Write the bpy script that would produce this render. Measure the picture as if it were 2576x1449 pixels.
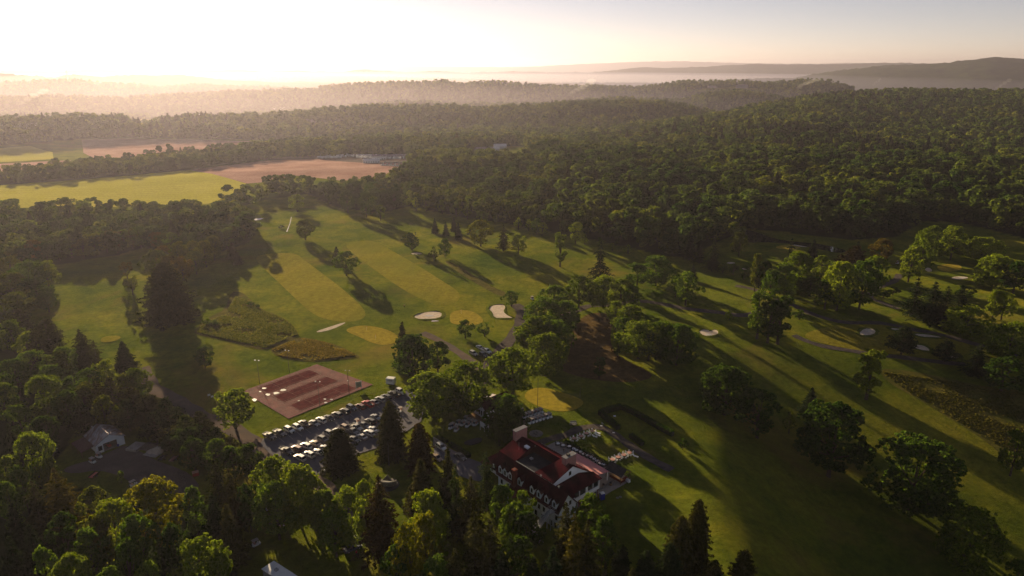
import bpy, bmesh, math, random
import numpy as np
from mathutils import Vector, Matrix
for o in list(bpy.data.objects): bpy.data.objects.remove(o)
SC = bpy.context.scene
COL = SC.collection
rnd = random.Random(7)
# ------------------------------------------------------------------ camera
PITCH = math.radians(17.8); FPX = 1717.0; CAMH = 120.0; CX, CY = 1288.0, 724.5
cam = bpy.data.cameras.new("camera"); camo = bpy.data.objects.new("camera", cam); COL.objects.link(camo)
camo.location = (0, 0, CAMH); camo.rotation_euler = (math.pi / 2 - PITCH, 0, 0)
cam.sensor_width = 36; cam.lens = 36 * FPX / 2576; cam.clip_start = 1; cam.clip_end = 80000
SC.camera = camo
# ------------------------------------------------------------------ sky, sun, exposure
SUN_AZ = math.radians(-29.0); SUN_EL = math.radians(11.0)
w = bpy.data.worlds.new("World"); SC.world = w; w.use_nodes = True
nt = w.node_tree; nt.nodes.clear()
sky = nt.nodes.new('ShaderNodeTexSky'); sky.sky_type = 'NISHITA'; sky.sun_disc = False
sky.sun_elevation = SUN_EL; sky.sun_rotation = SUN_AZ; sky.altitude = 3000
sky.air_density = 0.7; sky.dust_density = 0.2; sky.ozone_density = 1.5
bg = nt.nodes.new('ShaderNodeBackground'); bg.inputs[1].default_value = 0.05
wo = nt.nodes.new('ShaderNodeOutputWorld')
tn = nt.nodes.new('ShaderNodeMix'); tn.data_type = 'RGBA'; tn.blend_type = 'MULTIPLY'; tn.inputs[0].default_value = 1; tn.inputs[7].default_value = (1.26, 0.80, 0.58, 1)
nt.links.new(sky.outputs[0], tn.inputs[6]); nt.links.new(tn.outputs[2], bg.inputs[0]); nt.links.new(bg.outputs[0], wo.inputs[0])
sun = bpy.data.lights.new("sun", 'SUN'); sun.energy = 5.0; sun.angle = math.radians(0.55); sun.color = (1.0, 0.76, 0.45)
suno = bpy.data.objects.new("sun", sun); COL.objects.link(suno)
SD = Vector((math.sin(SUN_AZ) * math.cos(SUN_EL), math.cos(SUN_AZ) * math.cos(SUN_EL), math.sin(SUN_EL)))
suno.rotation_euler = (-SD).to_track_quat('-Z', 'Y').to_euler(); suno.location = SD * 500
SC.view_settings.view_transform = 'Standard'; SC.view_settings.look = 'None'
SC.view_settings.exposure = 1.7; SC.view_settings.gamma = 1.0
cy = SC.cycles
cy.use_denoising = True; cy.max_bounces = 5; cy.diffuse_bounces = 2; cy.glossy_bounces = 2
cy.transmission_bounces = 2; cy.transparent_max_bounces = 4; cy.volume_bounces = 0
cy.caustics_reflective = False; cy.caustics_refractive = False; cy.sample_clamp_indirect = 4
cy.use_adaptive_sampling = True; cy.adaptive_threshold = 0.02
# ------------------------------------------------------------------ projection helpers (photo pixels on a 2576 x 1449 raster)
sP, cP = math.sin(PITCH), math.cos(PITCH)
def ray(x, y):
    u = (x - CX) / FPX; v = (CY - y) / FPX
    return u, cP + v * sP, -sP + v * cP
def px(X, Y, Z):
    dz = Z - CAMH; dep = Y * cP - dz * sP
    return CX + FPX * X / dep, CY - FPX * (Y * sP + dz * cP) / dep
def depth(X, Y, Z): return Y * cP - (Z - CAMH) * sP
def elev_z(x, y, R):
    u, d, e = ray(x, y); return CAMH + R * e / math.hypot(u, d)
# ------------------------------------------------------------------ terrain height field (polar grid round the viewpoint)
def interp(xs, pts):
    pts = sorted(pts); return np.interp(xs, [p[0] for p in pts], [p[1] for p in pts])
RIDGES = [  # (distance profile, crest outline, near width, far width, tree height on it)
 ([(0, 23000)], [(-900,176),(300,178),(560,175),(617,171),(733,159.5),(858,163),(1040,166),(1205,168.5),(1325,168.5),(1425,162.8),(1625,155),(1717,154.5),(1884,159.5),(2050,160.5),(2150,158),(2284,161),(2600,160),(3600,165)], 2500, 2500, 0),
 ([(0, 12000)], [(-900,176),(0,177.8),(43,176.8),(150,179.5),(213,174.5),(300,177.8),(427,181),(493,179.5),(610,174.5),(650,180),(733,178),(859,181),(922,175),(1019,181.8),(1099,178.5),(1169,184.5),(1259,181),(1379,181.8),(1492,182.8),(1542,177.8),(1602,170),(1717,171),(1884,161.8),(2050,163),(2150,161),(2217,158.5),(2300,160),(2600,170),(3600,172)], 1500, 1500, 0),
 ([(0, 7200)], [(-900,205),(1700,210),(2000,195),(2084,182.8),(2217,166),(2304,162),(2384,158.5),(2434,151),(2494,146.8),(2576,150.5),(2700,154),(3600,150)], 1500, 1200, 0),
 ([(0, 6300)], [(-900,185),(0,187),(83,190),(133,196),(187,188.5),(257,196),(333,190.5),(433,190.5),(500,194.5),(583,201.8),(667,207),(767,211),(859,215),(1100,222),(3600,230)], 900, 900, 0),
 ([(0, 4700)], [(-900,200),(0,212),(100,203),(180,202),(260,214),(340,212),(400,219),(480,216),(560,219),(620,219),(700,222),(800,226),(3600,236)], 380, 420, 8),
 ([(0, 3500)], [(-900,240),(0,240),(300,246),(420,238),(560,230),(700,226),(767,225),(820,214),(859,211),(942,209.5),(1030,207),(1060,205),(1092,202.8),(1119,201),(1159,210.5),(1239,206),(1315,207.8),(1359,211),(1425,215),(1482,216),(1525,219.5),(1592,221),(1642,216),(1717,206),(1860,204.5),(1934,208),(2034,201),(2100,206),(2150,221),(2165,236),(2300,260),(3600,260)], 330, 380, 14),
 ([(0, 2700), (1500, 2700), (1900, 2900)], [(-900,300),(600,290),(800,276),(960,262),(992,257),(1060,256),(1120,262),(1300,262),(1400,259),(1540,250),(1640,252),(1720,250),(1790,234),(1830,228),(1900,231),(2000,250),(2100,262),(3600,300)], 240, 260, 14),
 ([(0, 1900), (1500, 2100), (1800, 2100)], [(-900,330),(0,292),(150,290),(400,300),(700,285),(860,270),(960,268),(1060,265),(1130,266),(1220,275),(1300,268),(1400,260),(1500,254),(1580,253),(1680,262),(1740,272),(1850,300),(3600,330)], 230, 230, 14),
 ([(0, 1500), (1717, 1500), (1904, 1850), (2117, 2200), (2300, 2400), (2600, 2500)], [(-900,400),(1500,350),(1650,325),(1717,314),(1784,299),(1844,288),(1904,271),(1984,258),(2050,241),(2117,235),(2184,232),(2284,227),(2576,228),(3600,228)], 900, 450, 14),
]
NA, NR = 560, 900
AZ = np.radians(np.linspace(-72, 72, NA)); RR = np.exp(np.linspace(math.log(8), math.log(27000), NR))
def build_h():
    R = RR[None, :]; xd = CX + FPX * np.tan(AZ) / cP
    xd = np.where(np.abs(AZ) < math.radians(60), xd, CX + FPX * np.sign(AZ) * 1.8 / cP)
    ca = np.cos(np.clip(AZ, -1.0, 1.0))
    B = np.interp(R, [0, 900, 1500, 2500, 4500, 9000, 30000], [0, 0, -30, -62, -75, -90, -120])
    acc = np.zeros((NA, NR))
    for dist, crest, wn, wf, th in RIDGES:
        d = interp(xd, dist); yc = interp(xd, crest)
        u = np.tan(np.clip(AZ, -1.0, 1.0)) * cP
        v = (CY - yc) / FPX
        z = CAMH + d * (-sP + v * cP) / np.hypot(u, cP + v * sP) - th
        t = R - d[:, None]; s = np.where(t < 0, t / wn, t / wf)
        hi = B + np.maximum(z[:, None] - B, 0) * np.exp(-s * s)
        acc += np.maximum(hi - B, 0) ** 7
    h = B + acc ** (1 / 7)
    X = R * np.sin(AZ)[:, None]; Y = R * np.cos(AZ)[:, None]
    # gentle undulation of the course
    near = 1 / (1 + (R / 1400) ** 4)
    h = h + near * (0.9 * np.sin(X / 61 + 0.5) * np.sin(Y / 73 + X / 190) + 0.5 * np.sin(X / 33 - Y / 41) * np.clip((R - 230) / 200, 0, 1))
    # added slope: ground on the right tips towards the camera to catch less sun
    fall = np.clip((X - 52) / 60, 0, 1); fall = fall * fall * (3 - 2 * fall)
    t = np.clip((330 - Y) / 60, 0, None)
    h = h - fall * np.minimum(np.where(t < 1, t * t * 30, (2 * t - 1) * 30) * 0.15, 34) 
    # rolling forested land
    far = np.clip((R - 700) / 600, 0, 1)
    far = far * np.clip(1.2 - np.clip(-(X + 100) / 500, 0, 1) * np.clip((1400 - R) / 300, 0, 1), 0, 1)
    amp = np.clip(R / 300, 2, 16)
    h = h + far * amp * 0.35 * (np.sin(X / 170 + 1.3 * np.sin(Y / 260)) * np.sin(Y / 210 + 0.8 * np.sin(X / 300)) + 0.6 * np.sin(X / 83 + Y / 131 + 2 * np.sin(Y / 400)))
    nz = np.random.RandomState(3).randn(NA, NR) * np.clip((R - 4200) / 2000, 0, 1) * 4
    return h + nz
HG = build_h()
LR0, LR1 = math.log(RR[0]), math.log(RR[-1])
def ghv(X, Y):
    X = np.asarray(X, float); Y = np.asarray(Y, float)
    a = (np.arctan2(X, Y) - AZ[0]) / (AZ[-1] - AZ[0]) * (NA - 1)
    r = (np.log(np.maximum(np.hypot(X, Y), 8.01)) - LR0) / (LR1 - LR0) * (NR - 1)
    a = np.clip(a, 0, NA - 1.001); r = np.clip(r, 0, NR - 1.001)
    i = a.astype(int); j = r.astype(int); fa = a - i; fr = r - j
    return (HG[i, j] * (1 - fa) * (1 - fr) + HG[i + 1, j] * fa * (1 - fr) + HG[i, j + 1] * (1 - fa) * fr + HG[i + 1, j + 1] * fa * fr)
def gh(X, Y): return float(ghv(X, Y))
def at(x, y, dz=0.0):
    """ground point seen at photo pixel (x, y); dz looks for the point that far above the ground"""
    u, d, e = ray(x, y); n = math.hypot(u, d)
    t = 40.0 / n; prev = t
    while t * n < 26000:
        if CAMH + e * t < gh(u * t, d * t) + dz: break
        prev = t; t *= 1.01
    lo, hi = prev, t
    for _ in range(18):
        m = (lo + hi) / 2
        if CAMH + e * m < gh(u * m, d * m) + dz: hi = m
        else: lo = m
    return Vector((u * hi, d * hi, gh(u * hi, d * hi)))
# ------------------------------------------------------------------ node helpers
def mat(name):
    m = bpy.data.materials.new(name); m.use_nodes = True; t = m.node_tree; t.nodes.clear()
    o = t.nodes.new('ShaderNodeOutputMaterial'); return m, t, o
def N(t, typ, **kw):
    n = t.nodes.new(typ)
    for k, v in kw.items():
        if k.startswith('i_'): n.inputs[int(k[2:]) if k[2:].isdigit() else k[2:]].default_value = v
        else: setattr(n, k, v)
    return n
def noise(t, scale, detail=4, coord=None, rough=0.55, dist=0.0):
    n = N(t, 'ShaderNodeTexNoise'); n.inputs['Scale'].default_value = scale; n.inputs['Detail'].default_value = detail
    n.inputs['Roughness'].default_value = rough; n.inputs['Distortion'].default_value = dist
    if coord is not None: t.links.new(coord, n.inputs['Vector'])
    return n.outputs['Fac']
def ramp(t, fac, stops):
    r = N(t, 'ShaderNodeValToRGB'); cr = r.color_ramp
    while len(cr.elements) < len(stops): cr.elements.new(0.5)
    for e, (p, c) in zip(cr.elements, stops): e.position = p; e.color = (*c, 1) if len(c) == 3 else c
    t.links.new(fac, r.inputs[0]); return r.outputs[0]
def mixc(t, fac, a, b, mode='MIX'):
    m = N(t, 'ShaderNodeMix', data_type='RGBA', blend_type=mode)
    for s, v in ((0, fac), (6, a), (7, b)):
        if hasattr(v, 'is_linked') or isinstance(v, bpy.types.NodeSocket): t.links.new(v, m.inputs[s])
        elif isinstance(v, (int, float)): m.inputs[s].default_value = v
        else: m.inputs[s].default_value = (*v, 1) if len(v) == 3 else v
    return m.outputs[2]
def pos(t): return N(t, 'ShaderNodeNewGeometry').outputs['Position']
def bump(t, hgt, strength, dist=1.0):
    b = N(t, 'ShaderNodeBump'); b.inputs['Strength'].default_value = strength; b.inputs['Distance'].default_value = dist
    t.links.new(hgt, b.inputs['Height']); return b.outputs[0]
def surf(name, stops, scale=0.2, rough=0.9, bmp=0.3, bscale=None, metallic=0.0, scale2=None, var=None, spec=0.0, coat=0, stretch=None):
    m, t, o = mat(name); p = pos(t)
    if stretch:
        mp = N(t, 'ShaderNodeMapping'); mp.inputs['Scale'].default_value = stretch[0]; mp.inputs['Rotation'].default_value = (0, 0, stretch[1])
        t.links.new(p, mp.inputs[0]); p = mp.outputs[0]
    c = ramp(t, noise(t, scale, 6, p), stops)
    if var:
        c = mixc(t, ramp(t, noise(t, scale2 or scale * 6, 3, p), [(0.38, (0, 0, 0)), (0.62, (1, 1, 1))]), c, var)
    b = N(t, 'ShaderNodeBsdfPrincipled'); b.inputs['Roughness'].default_value = rough; b.inputs['Metallic'].default_value = metallic
    b.inputs['Specular IOR Level'].default_value = spec; b.inputs['Coat Weight'].default_value = coat
    t.links.new(c, b.inputs['Base Color'])
    if bmp: t.links.new(bump(t, noise(t, bscale or scale * 8, 4, p), bmp), b.inputs['Normal'])
    t.links.new(b.outputs[0], o.inputs[0]); return m
def plain(name, col, rough=0.6, metallic=0.0, spec=0.4, coat=0.0, vs=1.5):
    c = Vector(col); return surf(name, [(0.3, tuple(c * 0.82)), (0.7, tuple(c * 1.1))], scale=vs, rough=rough, bmp=0, metallic=metallic, spec=spec, coat=coat)
# grass lit through its blades: diffuse and translucent, with a fine standing-blade normal
def grass(name, stops, scale=0.03, patch=None, pscale=0.012, pw=(0.5, 0.66), bmp=1.0, stripes=None, blade=0.9):
    m, t, o = mat(name); p = pos(t)
    c = ramp(t, noise(t, scale, 8, p, 0.62), stops)
    fine = noise(t, 0.5, 5, p, 0.7)
    c = mixc(t, 1.0, c, ramp(t, fine, [(0.25, (0.62, 0.62, 0.6)), (0.75, (1.3, 1.3, 1.25))]), 'MULTIPLY')
    if patch:
        c = mixc(t, ramp(t, noise(t, pscale, 7, p, 0.6, 0.4), [(pw[0], (0, 0, 0)), (pw[1], (1, 1, 1))]), c, patch)
    if stripes:
        wv = N(t, 'ShaderNodeTexWave'); wv.inputs['Scale'].default_value = stripes[0]; wv.inputs['Distortion'].default_value = 0.6
        mp = N(t, 'ShaderNodeMapping'); mp.inputs['Rotation'].default_value = (0, 0, stripes[1]); t.links.new(p, mp.inputs[0]); t.links.new(mp.outputs[0], wv.inputs['Vector'])
        c = mixc(t, stripes[2], c, ramp(t, wv.outputs['Fac'], [(0.35, (0.7, 0.72, 0.7)), (0.65, (1.15, 1.15, 1.1))]), 'MULTIPLY')
    nb = bump(t, noise(t, 1.1, 6, p, 0.75), bmp, blade)
    d = N(t, 'ShaderNodeBsdfDiffuse'); t.links.new(c, d.inputs[0]); t.links.new(nb, d.inputs['Normal'])
    t.links.new(d.outputs[0], o.inputs[0]); return m
def vol(name, dens, col, aniso):
    m, t, o = mat(name); v = N(t, 'ShaderNodeVolumePrincipled'); v.inputs['Density'].default_value = dens
    v.inputs['Color'].default_value = (*col, 1); v.inputs['Anisotropy'].default_value = aniso
    t.links.new(v.outputs[0], o.inputs['Volume']); return m
# ------------------------------------------------------------------ object helpers
def tag(o, label=None, cat=None, group=None, kind=None):
    if label: o['label'] = label
    if cat: o['category'] = cat
    if group: o['group'] = group
    if kind: o['kind'] = kind
    return o
def mesh(name, verts, faces, mats=None, idx=None, smooth=False):
    me = bpy.data.meshes.new(name)
    verts = np.asarray(verts, np.float32)
    if isinstance(faces, np.ndarray):
        n, k = faces.shape
        me.vertices.add(len(verts)); me.vertices.foreach_set('co', verts.ravel())
        me.loops.add(n * k); me.loops.foreach_set('vertex_index', faces.ravel().astype(np.int32))
        me.polygons.add(n); me.polygons.foreach_set('loop_start', np.arange(0, n * k, k, dtype=np.int32))
        if idx is not None: me.polygons.foreach_set('material_index', np.asarray(idx, np.int32))
        me.update(calc_edges=True)
    else:
        me.from_pydata([tuple(v) for v in verts], [], faces)
        if idx is not None: me.polygons.foreach_set('material_index', idx)
        me.update()
    for m in (mats or []): me.materials.append(m)
    if smooth: me.polygons.foreach_set('use_smooth', [True] * len(me.polygons))
    return me
def obj(name, me, parent=None, loc=(0, 0, 0), rotz=0.0):
    o = bpy.data.objects.new(name, me); COL.objects.link(o); o.location = loc; o.rotation_euler = (0, 0, rotz)
    if parent: o.parent = parent
    return o
def empty(name, loc, rotz=0.0, label=None, cat=None, group=None, sc=None):
    o = bpy.data.objects.new(name, None); COL.objects.link(o); o.location = loc; o.rotation_euler = (0, 0, rotz)
    o.empty_display_size = 0.5
    if sc: o.scale = sc
    return tag(o, label, cat, group)
def struct(name, me): return tag(obj(name, me), kind='structure')
class MB:
    """collects shapes of one part"""
    def __init__(s): s.v = []; s.f = []; s.i = []
    def add(s, vs, fs, m=0):
        n = len(s.v); s.v += [tuple(v) for v in vs]; s.f += [tuple(a + n for a in f) for f in fs]; s.i += [m] * len(fs); return s
    def box(s, x0, y0, z0, x1, y1, z1, m=0, tx=0, ty=0):
        v = [(x0, y0, z0), (x1, y0, z0), (x1, y1, z0), (x0, y1, z0), (x0 + tx, y0 + ty, z1), (x1 - tx, y0 + ty, z1), (x1 - tx, y1 - ty, z1), (x0 + tx, y1 - ty, z1)]
        return s.add(v, [(0, 3, 2, 1), (4, 5, 6, 7), (0, 1, 5, 4), (1, 2, 6, 5), (2, 3, 7, 6), (3, 0, 4, 7)], m)
    def prism(s, pts, z0, z1, m=0):
        n = len(pts)
        area = sum(pts[i][0] * pts[(i + 1) % n][1] - pts[(i + 1) % n][0] * pts[i][1] for i in range(n))
        if area < 0: pts = pts[::-1]
        z0 = z0 if isinstance(z0, (list, tuple)) else [z0] * n; z1 = z1 if isinstance(z1, (list, tuple)) else [z1] * n
        v = [(p[0], p[1], z) for p, z in zip(pts, z0)] + [(p[0], p[1], z) for p, z in zip(pts, z1)]
        return s.add(v, [tuple(range(n))[::-1], tuple(range(n, 2 * n))] + [(i, (i + 1) % n, (i + 1) % n + n, i + n) for i in range(n)], m)
    def slab(s, pts3, th, m=0):
        """planar polygon given in 3-D, thickened downwards"""
        n = len(pts3); a = sum(pts3[i][0] * pts3[(i + 1) % n][1] - pts3[(i + 1) % n][0] * pts3[i][1] for i in range(n))
        if a < 0: pts3 = pts3[::-1]
        return s.add([(p[0], p[1], p[2] - th) for p in pts3] + [tuple(p) for p in pts3], [tuple(range(n))[::-1], tuple(range(n, 2 * n))] + [(i, (i + 1) % n, (i + 1) % n + n, i + n) for i in range(n)], m)
    def tube(s, path, radii, n=6, m=0, cap=True):
        if not isinstance(radii, (list, tuple)): radii = [radii] * len(path)
        base = len(s.v); P = [Vector(p) for p in path]
        for k, p in enumerate(P):
            d = (P[min(k + 1, len(P) - 1)] - P[max(k - 1, 0)]).normalized()
            a = Vector((1, 0, 0)) if abs(d.z) > 0.8 else Vector((0, 0, 1))
            e1 = d.cross(a).normalized(); e2 = d.cross(e1).normalized()
            for q in range(n):
                an = 2 * math.pi * q / n; v = p + (e1 * math.cos(an) + e2 * math.sin(an)) * radii[k]; s.v.append(tuple(v))
        for k in range(len(P) - 1):
            for q in range(n):
                a = base + k * n + q; b = base + k * n + (q + 1) % n; s.f.append((a, a + n, b + n, b)); s.i.append(m)
        if cap: s.f.append(tuple(base + q for q in range(n))); s.i.append(m); s.f.append(tuple(base + (len(P) - 1) * n + q for q in range(n))[::-1]); s.i.append(m)
        return s
    def lathe(s, prof, n=10, c=(0, 0), m=0):
        base = len(s.v)
        for r, z in prof:
            for q in range(n):
                an = 2 * math.pi * q / n; s.v.append((c[0] + r * math.cos(an), c[1] + r * math.sin(an), z))
        for k in range(len(prof) - 1):
            for q in range(n):
                a = base + k * n + q; b = base + k * n + (q + 1) % n; s.f.append((a, b, b + n, a + n)); s.i.append(m)
        s.f.append(tuple(base + (len(prof) - 1) * n + q for q in range(n))); s.i.append(m)
        s.f.append(tuple(base + q for q in range(n))[::-1]); s.i.append(m); return s
    def me(s, name, mats, smooth=False): return mesh(name, s.v, s.f, mats if isinstance(mats, list) else [mats], s.i, smooth)
    def build(s, name, mats, parent=None, smooth=False, loc=(0, 0, 0), rotz=0.0): return obj(name, s.me(name, mats, smooth), parent, loc, rotz)
def copy_tree(o, parent=None):
    c = o.copy(); COL.objects.link(c)
    if parent: c.parent = parent
    for ch in list(KIDS.get(o.name, ())): copy_tree(ch, c)
    return c
KIDS = {}
def index_kids():
    KIDS.clear()
    for o in bpy.data.objects:
        if o.parent: KIDS.setdefault(o.parent.name, []).append(o)
def inpoly(x, y, poly):
    r = False; n = len(poly); j = n - 1
    for i in range(n):
        xi, yi = poly[i]; xj, yj = poly[j]
        if (yi > y) != (yj > y) and x < (xj - xi) * (y - yi) / (yj - yi) + xi: r = not r
        j = i
    return r
def inpolyv(x, y, poly):
    r = np.zeros(x.shape, bool); n = len(poly); j = n - 1
    for i in range(n):
        xi, yi = poly[i]; xj, yj = poly[j]
        if yi != yj:
            r ^= ((yi > y) != (yj > y)) & (x < (xj - xi) * (y - yi) / (yj - yi) + xi)
        j = i
    return r
def smooth_poly(pts, k=2):
    for _ in range(k):
        q = []
        for i in range(len(pts)):
            a, b = pts[i], pts[(i + 1) % len(pts)]
            q += [(a[0] * .75 + b[0] * .25, a[1] * .75 + b[1] * .25), (a[0] * .25 + b[0] * .75, a[1] * .25 + b[1] * .75)]
        pts = q
    return pts
def sheet(name, pix, m, lift=0.06, grid=4.0, sm=0, wpts=None, kind='structure', dome=0.0, link=True):
    """a sheet draped on the ground inside an outline"""
    if wpts is None:
        if sm: pix = smooth_poly(pix, sm)
        wpts = [at(x, y) for x, y in pix]
    P = [(p[0], p[1]) for p in wpts]
    bm = bmesh.new(); vs = [bm.verts.new((x, y, 0)) for x, y in P]
    try: f = bm.faces.new(vs)
    except ValueError: return None
    bmesh.ops.triangulate(bm, faces=[f])
    xs = [p[0] for p in P]; ys = [p[1] for p in P]
    if (max(xs) - min(xs)) / grid > 160: grid = (max(xs) - min(xs)) / 160
    x = math.floor(min(xs) / grid) * grid + grid
    while x < max(xs):
        bmesh.ops.bisect_plane(bm, geom=bm.verts[:] + bm.edges[:] + bm.faces[:], plane_co=(x, 0, 0), plane_no=(1, 0, 0)); x += grid
    y = math.floor(min(ys) / grid) * grid + grid
    while y < max(ys):
        bmesh.ops.bisect_plane(bm, geom=bm.verts[:] + bm.edges[:] + bm.faces[:], plane_co=(0, y, 0), plane_no=(0, 1, 0)); y += grid
    bmesh.ops.remove_doubles(bm, verts=bm.verts, dist=0.01)
    C = np.array([(v.co.x, v.co.y) for v in bm.verts]); hz = ghv(C[:, 0], C[:, 1])
    for v, z in zip(bm.verts, hz): v.co.z = z + lift
    bmesh.ops.recalc_face_normals(bm, faces=bm.faces)
    if sum(f.normal.z for f in bm.faces) < 0: bmesh.ops.reverse_faces(bm, faces=bm.faces)
    me = bpy.data.meshes.new(name); bm.to_mesh(me); bm.free(); me.materials.append(m)
    if not link: return me
    return tag(obj(name, me), kind=kind)
def band(name, pix, width, m, lift=0.08, step=4.0):
    """a road or path of the given width along photo pixels"""
    pts = [at(x, y) for x, y in pix]; C = []
    for i in range(len(pts) - 1):
        p0, p1, p2, p3 = pts[max(i - 1, 0)], pts[i], pts[i + 1], pts[min(i + 2, len(pts) - 1)]
        n = max(2, int((p2 - p1).length / step))
        for k in range(n):
            t = k / n
            C.append(0.5 * ((2 * p1) + (p2 - p0) * t + (2 * p0 - 5 * p1 + 4 * p2 - p3) * t * t + (3 * p1 - p0 - 3 * p2 + p3) * t ** 3))
    C.append(pts[-1]); V = []; F = []
    ks = 4
    for i, c in enumerate(C):
        d = (C[min(i + 1, len(C) - 1)] - C[max(i - 1, 0)]); d.z = 0; d.normalize(); s = Vector((-d.y, d.x, 0))
        wd = width * (1 + 0.12 * math.sin(i * 1.7))
        for k in range(ks + 1):
            q = c + s * (k / ks - 0.5) * wd; V.append((q.x, q.y, gh(q.x, q.y) + lift))
        if i: 
            for k in range(ks):
                a = (i - 1) * (ks + 1) + k; F.append((a, a + ks + 1, a + ks + 2, a + 1)[::-1])
    me = mesh(name, V, F, [m])
    if me.polygons[0].normal.z < 0: me.flip_normals()
    return tag(obj(name, me), kind='structure')
# ================================================================== ground
def ground():
    X = (RR[None, :] * np.sin(AZ)[:, None]); Y = RR[None, :] * np.cos(AZ)[:, None]
    V = np.stack([X, Y, HG], -1).reshape(-1, 3)
    i, j = np.meshgrid(np.arange(NA - 1), np.arange(NR - 1), indexing='ij'); a = (i * NR + j).ravel()
    F = np.stack([a, a + 1, a + NR + 1, a + NR], 1)
    me = mesh('ground', V, F, smooth=True)
    if me.polygons[1000].normal.z < 0: me.flip_normals()
    # land cover painted per vertex: 1 = woodland floor and far woods, 0 = mown grass
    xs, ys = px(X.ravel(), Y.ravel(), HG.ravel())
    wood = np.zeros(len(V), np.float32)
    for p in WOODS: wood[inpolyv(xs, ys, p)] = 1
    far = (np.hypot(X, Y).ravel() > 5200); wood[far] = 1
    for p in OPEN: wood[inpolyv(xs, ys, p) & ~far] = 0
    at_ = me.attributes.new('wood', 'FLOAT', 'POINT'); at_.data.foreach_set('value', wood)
    m, t, o = mat('ground'); p = pos(t)
    c = ramp(t, noise(t, 0.02, 9, p, 0.62), [(0.3, (0.045, 0.078, 0.009)), (0.5, (0.105, 0.130, 0.013)), (0.7, (0.190, 0.180, 0.021))])
    c = mixc(t, 1.0, c, ramp(t, noise(t, 0.45, 6, p, 0.7), [(0.25, (0.6, 0.62, 0.6)), (0.75, (1.3, 1.28, 1.2))]), 'MULTIPLY')
    c = mixc(t, ramp(t, noise(t, 0.014, 8, p, 0.62, 0.6), [(0.54, (0, 0, 0)), (0.7, (1, 1, 1))]), c, (0.15, 0.115, 0.03))
    c = mixc(t, 1.0, c, ramp(t, noise(t, 0.07, 7, p, 0.7, 0.8), [(0.32, (0.66, 0.72, 0.7)), (0.5, (1, 1, 1)), (0.68, (1.3, 1.16, 1.05))]), 'MULTIPLY')
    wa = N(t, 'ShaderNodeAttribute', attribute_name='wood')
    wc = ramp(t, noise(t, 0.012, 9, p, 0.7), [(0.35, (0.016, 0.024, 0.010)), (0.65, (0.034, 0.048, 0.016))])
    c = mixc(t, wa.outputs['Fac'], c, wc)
    d = N(t, 'ShaderNodeBsdfDiffuse'); t.links.new(c, d.inputs[0]); t.links.new(bump(t, noise(t, 1.0, 6, p, 0.75), 1.0, 0.9), d.inputs['Normal'])
    t.links.new(d.outputs[0], o.inputs[0]); me.materials.append(m)
    return struct('ground', me)
# woods as outlines on the photo raster (where they stand on the ground)
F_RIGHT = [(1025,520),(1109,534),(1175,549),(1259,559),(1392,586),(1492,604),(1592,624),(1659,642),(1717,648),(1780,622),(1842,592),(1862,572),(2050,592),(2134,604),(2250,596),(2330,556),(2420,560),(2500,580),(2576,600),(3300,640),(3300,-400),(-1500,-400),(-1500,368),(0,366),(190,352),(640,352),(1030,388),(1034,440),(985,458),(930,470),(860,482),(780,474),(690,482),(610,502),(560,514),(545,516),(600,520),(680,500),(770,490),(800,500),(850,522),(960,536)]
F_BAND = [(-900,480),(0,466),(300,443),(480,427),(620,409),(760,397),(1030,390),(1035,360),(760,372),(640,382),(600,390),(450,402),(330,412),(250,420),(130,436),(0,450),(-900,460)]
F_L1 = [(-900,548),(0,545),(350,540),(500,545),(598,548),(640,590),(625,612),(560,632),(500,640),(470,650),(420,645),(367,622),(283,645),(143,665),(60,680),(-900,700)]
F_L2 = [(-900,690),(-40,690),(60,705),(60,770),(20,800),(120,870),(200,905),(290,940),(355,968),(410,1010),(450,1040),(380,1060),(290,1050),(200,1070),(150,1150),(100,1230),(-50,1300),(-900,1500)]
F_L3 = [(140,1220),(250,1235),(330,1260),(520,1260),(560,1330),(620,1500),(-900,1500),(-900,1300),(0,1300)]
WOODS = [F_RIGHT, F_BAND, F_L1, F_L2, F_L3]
OPEN = [
 [(310,305),(420,299),(560,292),(575,297),(450,310),(370,318),(330,312)],
 [(640,355),(650,372),(760,372),(1030,350),(1030,340),(800,350)],
 [(190,350),(300,347),(480,349),(640,352),(700,362),(640,370),(450,386),(330,396),(250,408),(205,385)],
 [(-200,374),(0,373),(77,366),(137,382),(140,404),(0,412),(-200,414)],
 [(-200,414),(0,412),(140,404),(190,402),(150,418),(60,432),(-200,446)],
 [(1170,385),(1210,376),(1300,366),(1345,380),(1330,398),(1250,402),(1180,396)],
 [(1735,226),(1860,216),(1920,224),(1850,232),(1760,234)],
 [(780,312),(850,306),(900,312),(850,322),(790,320)],
]
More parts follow.
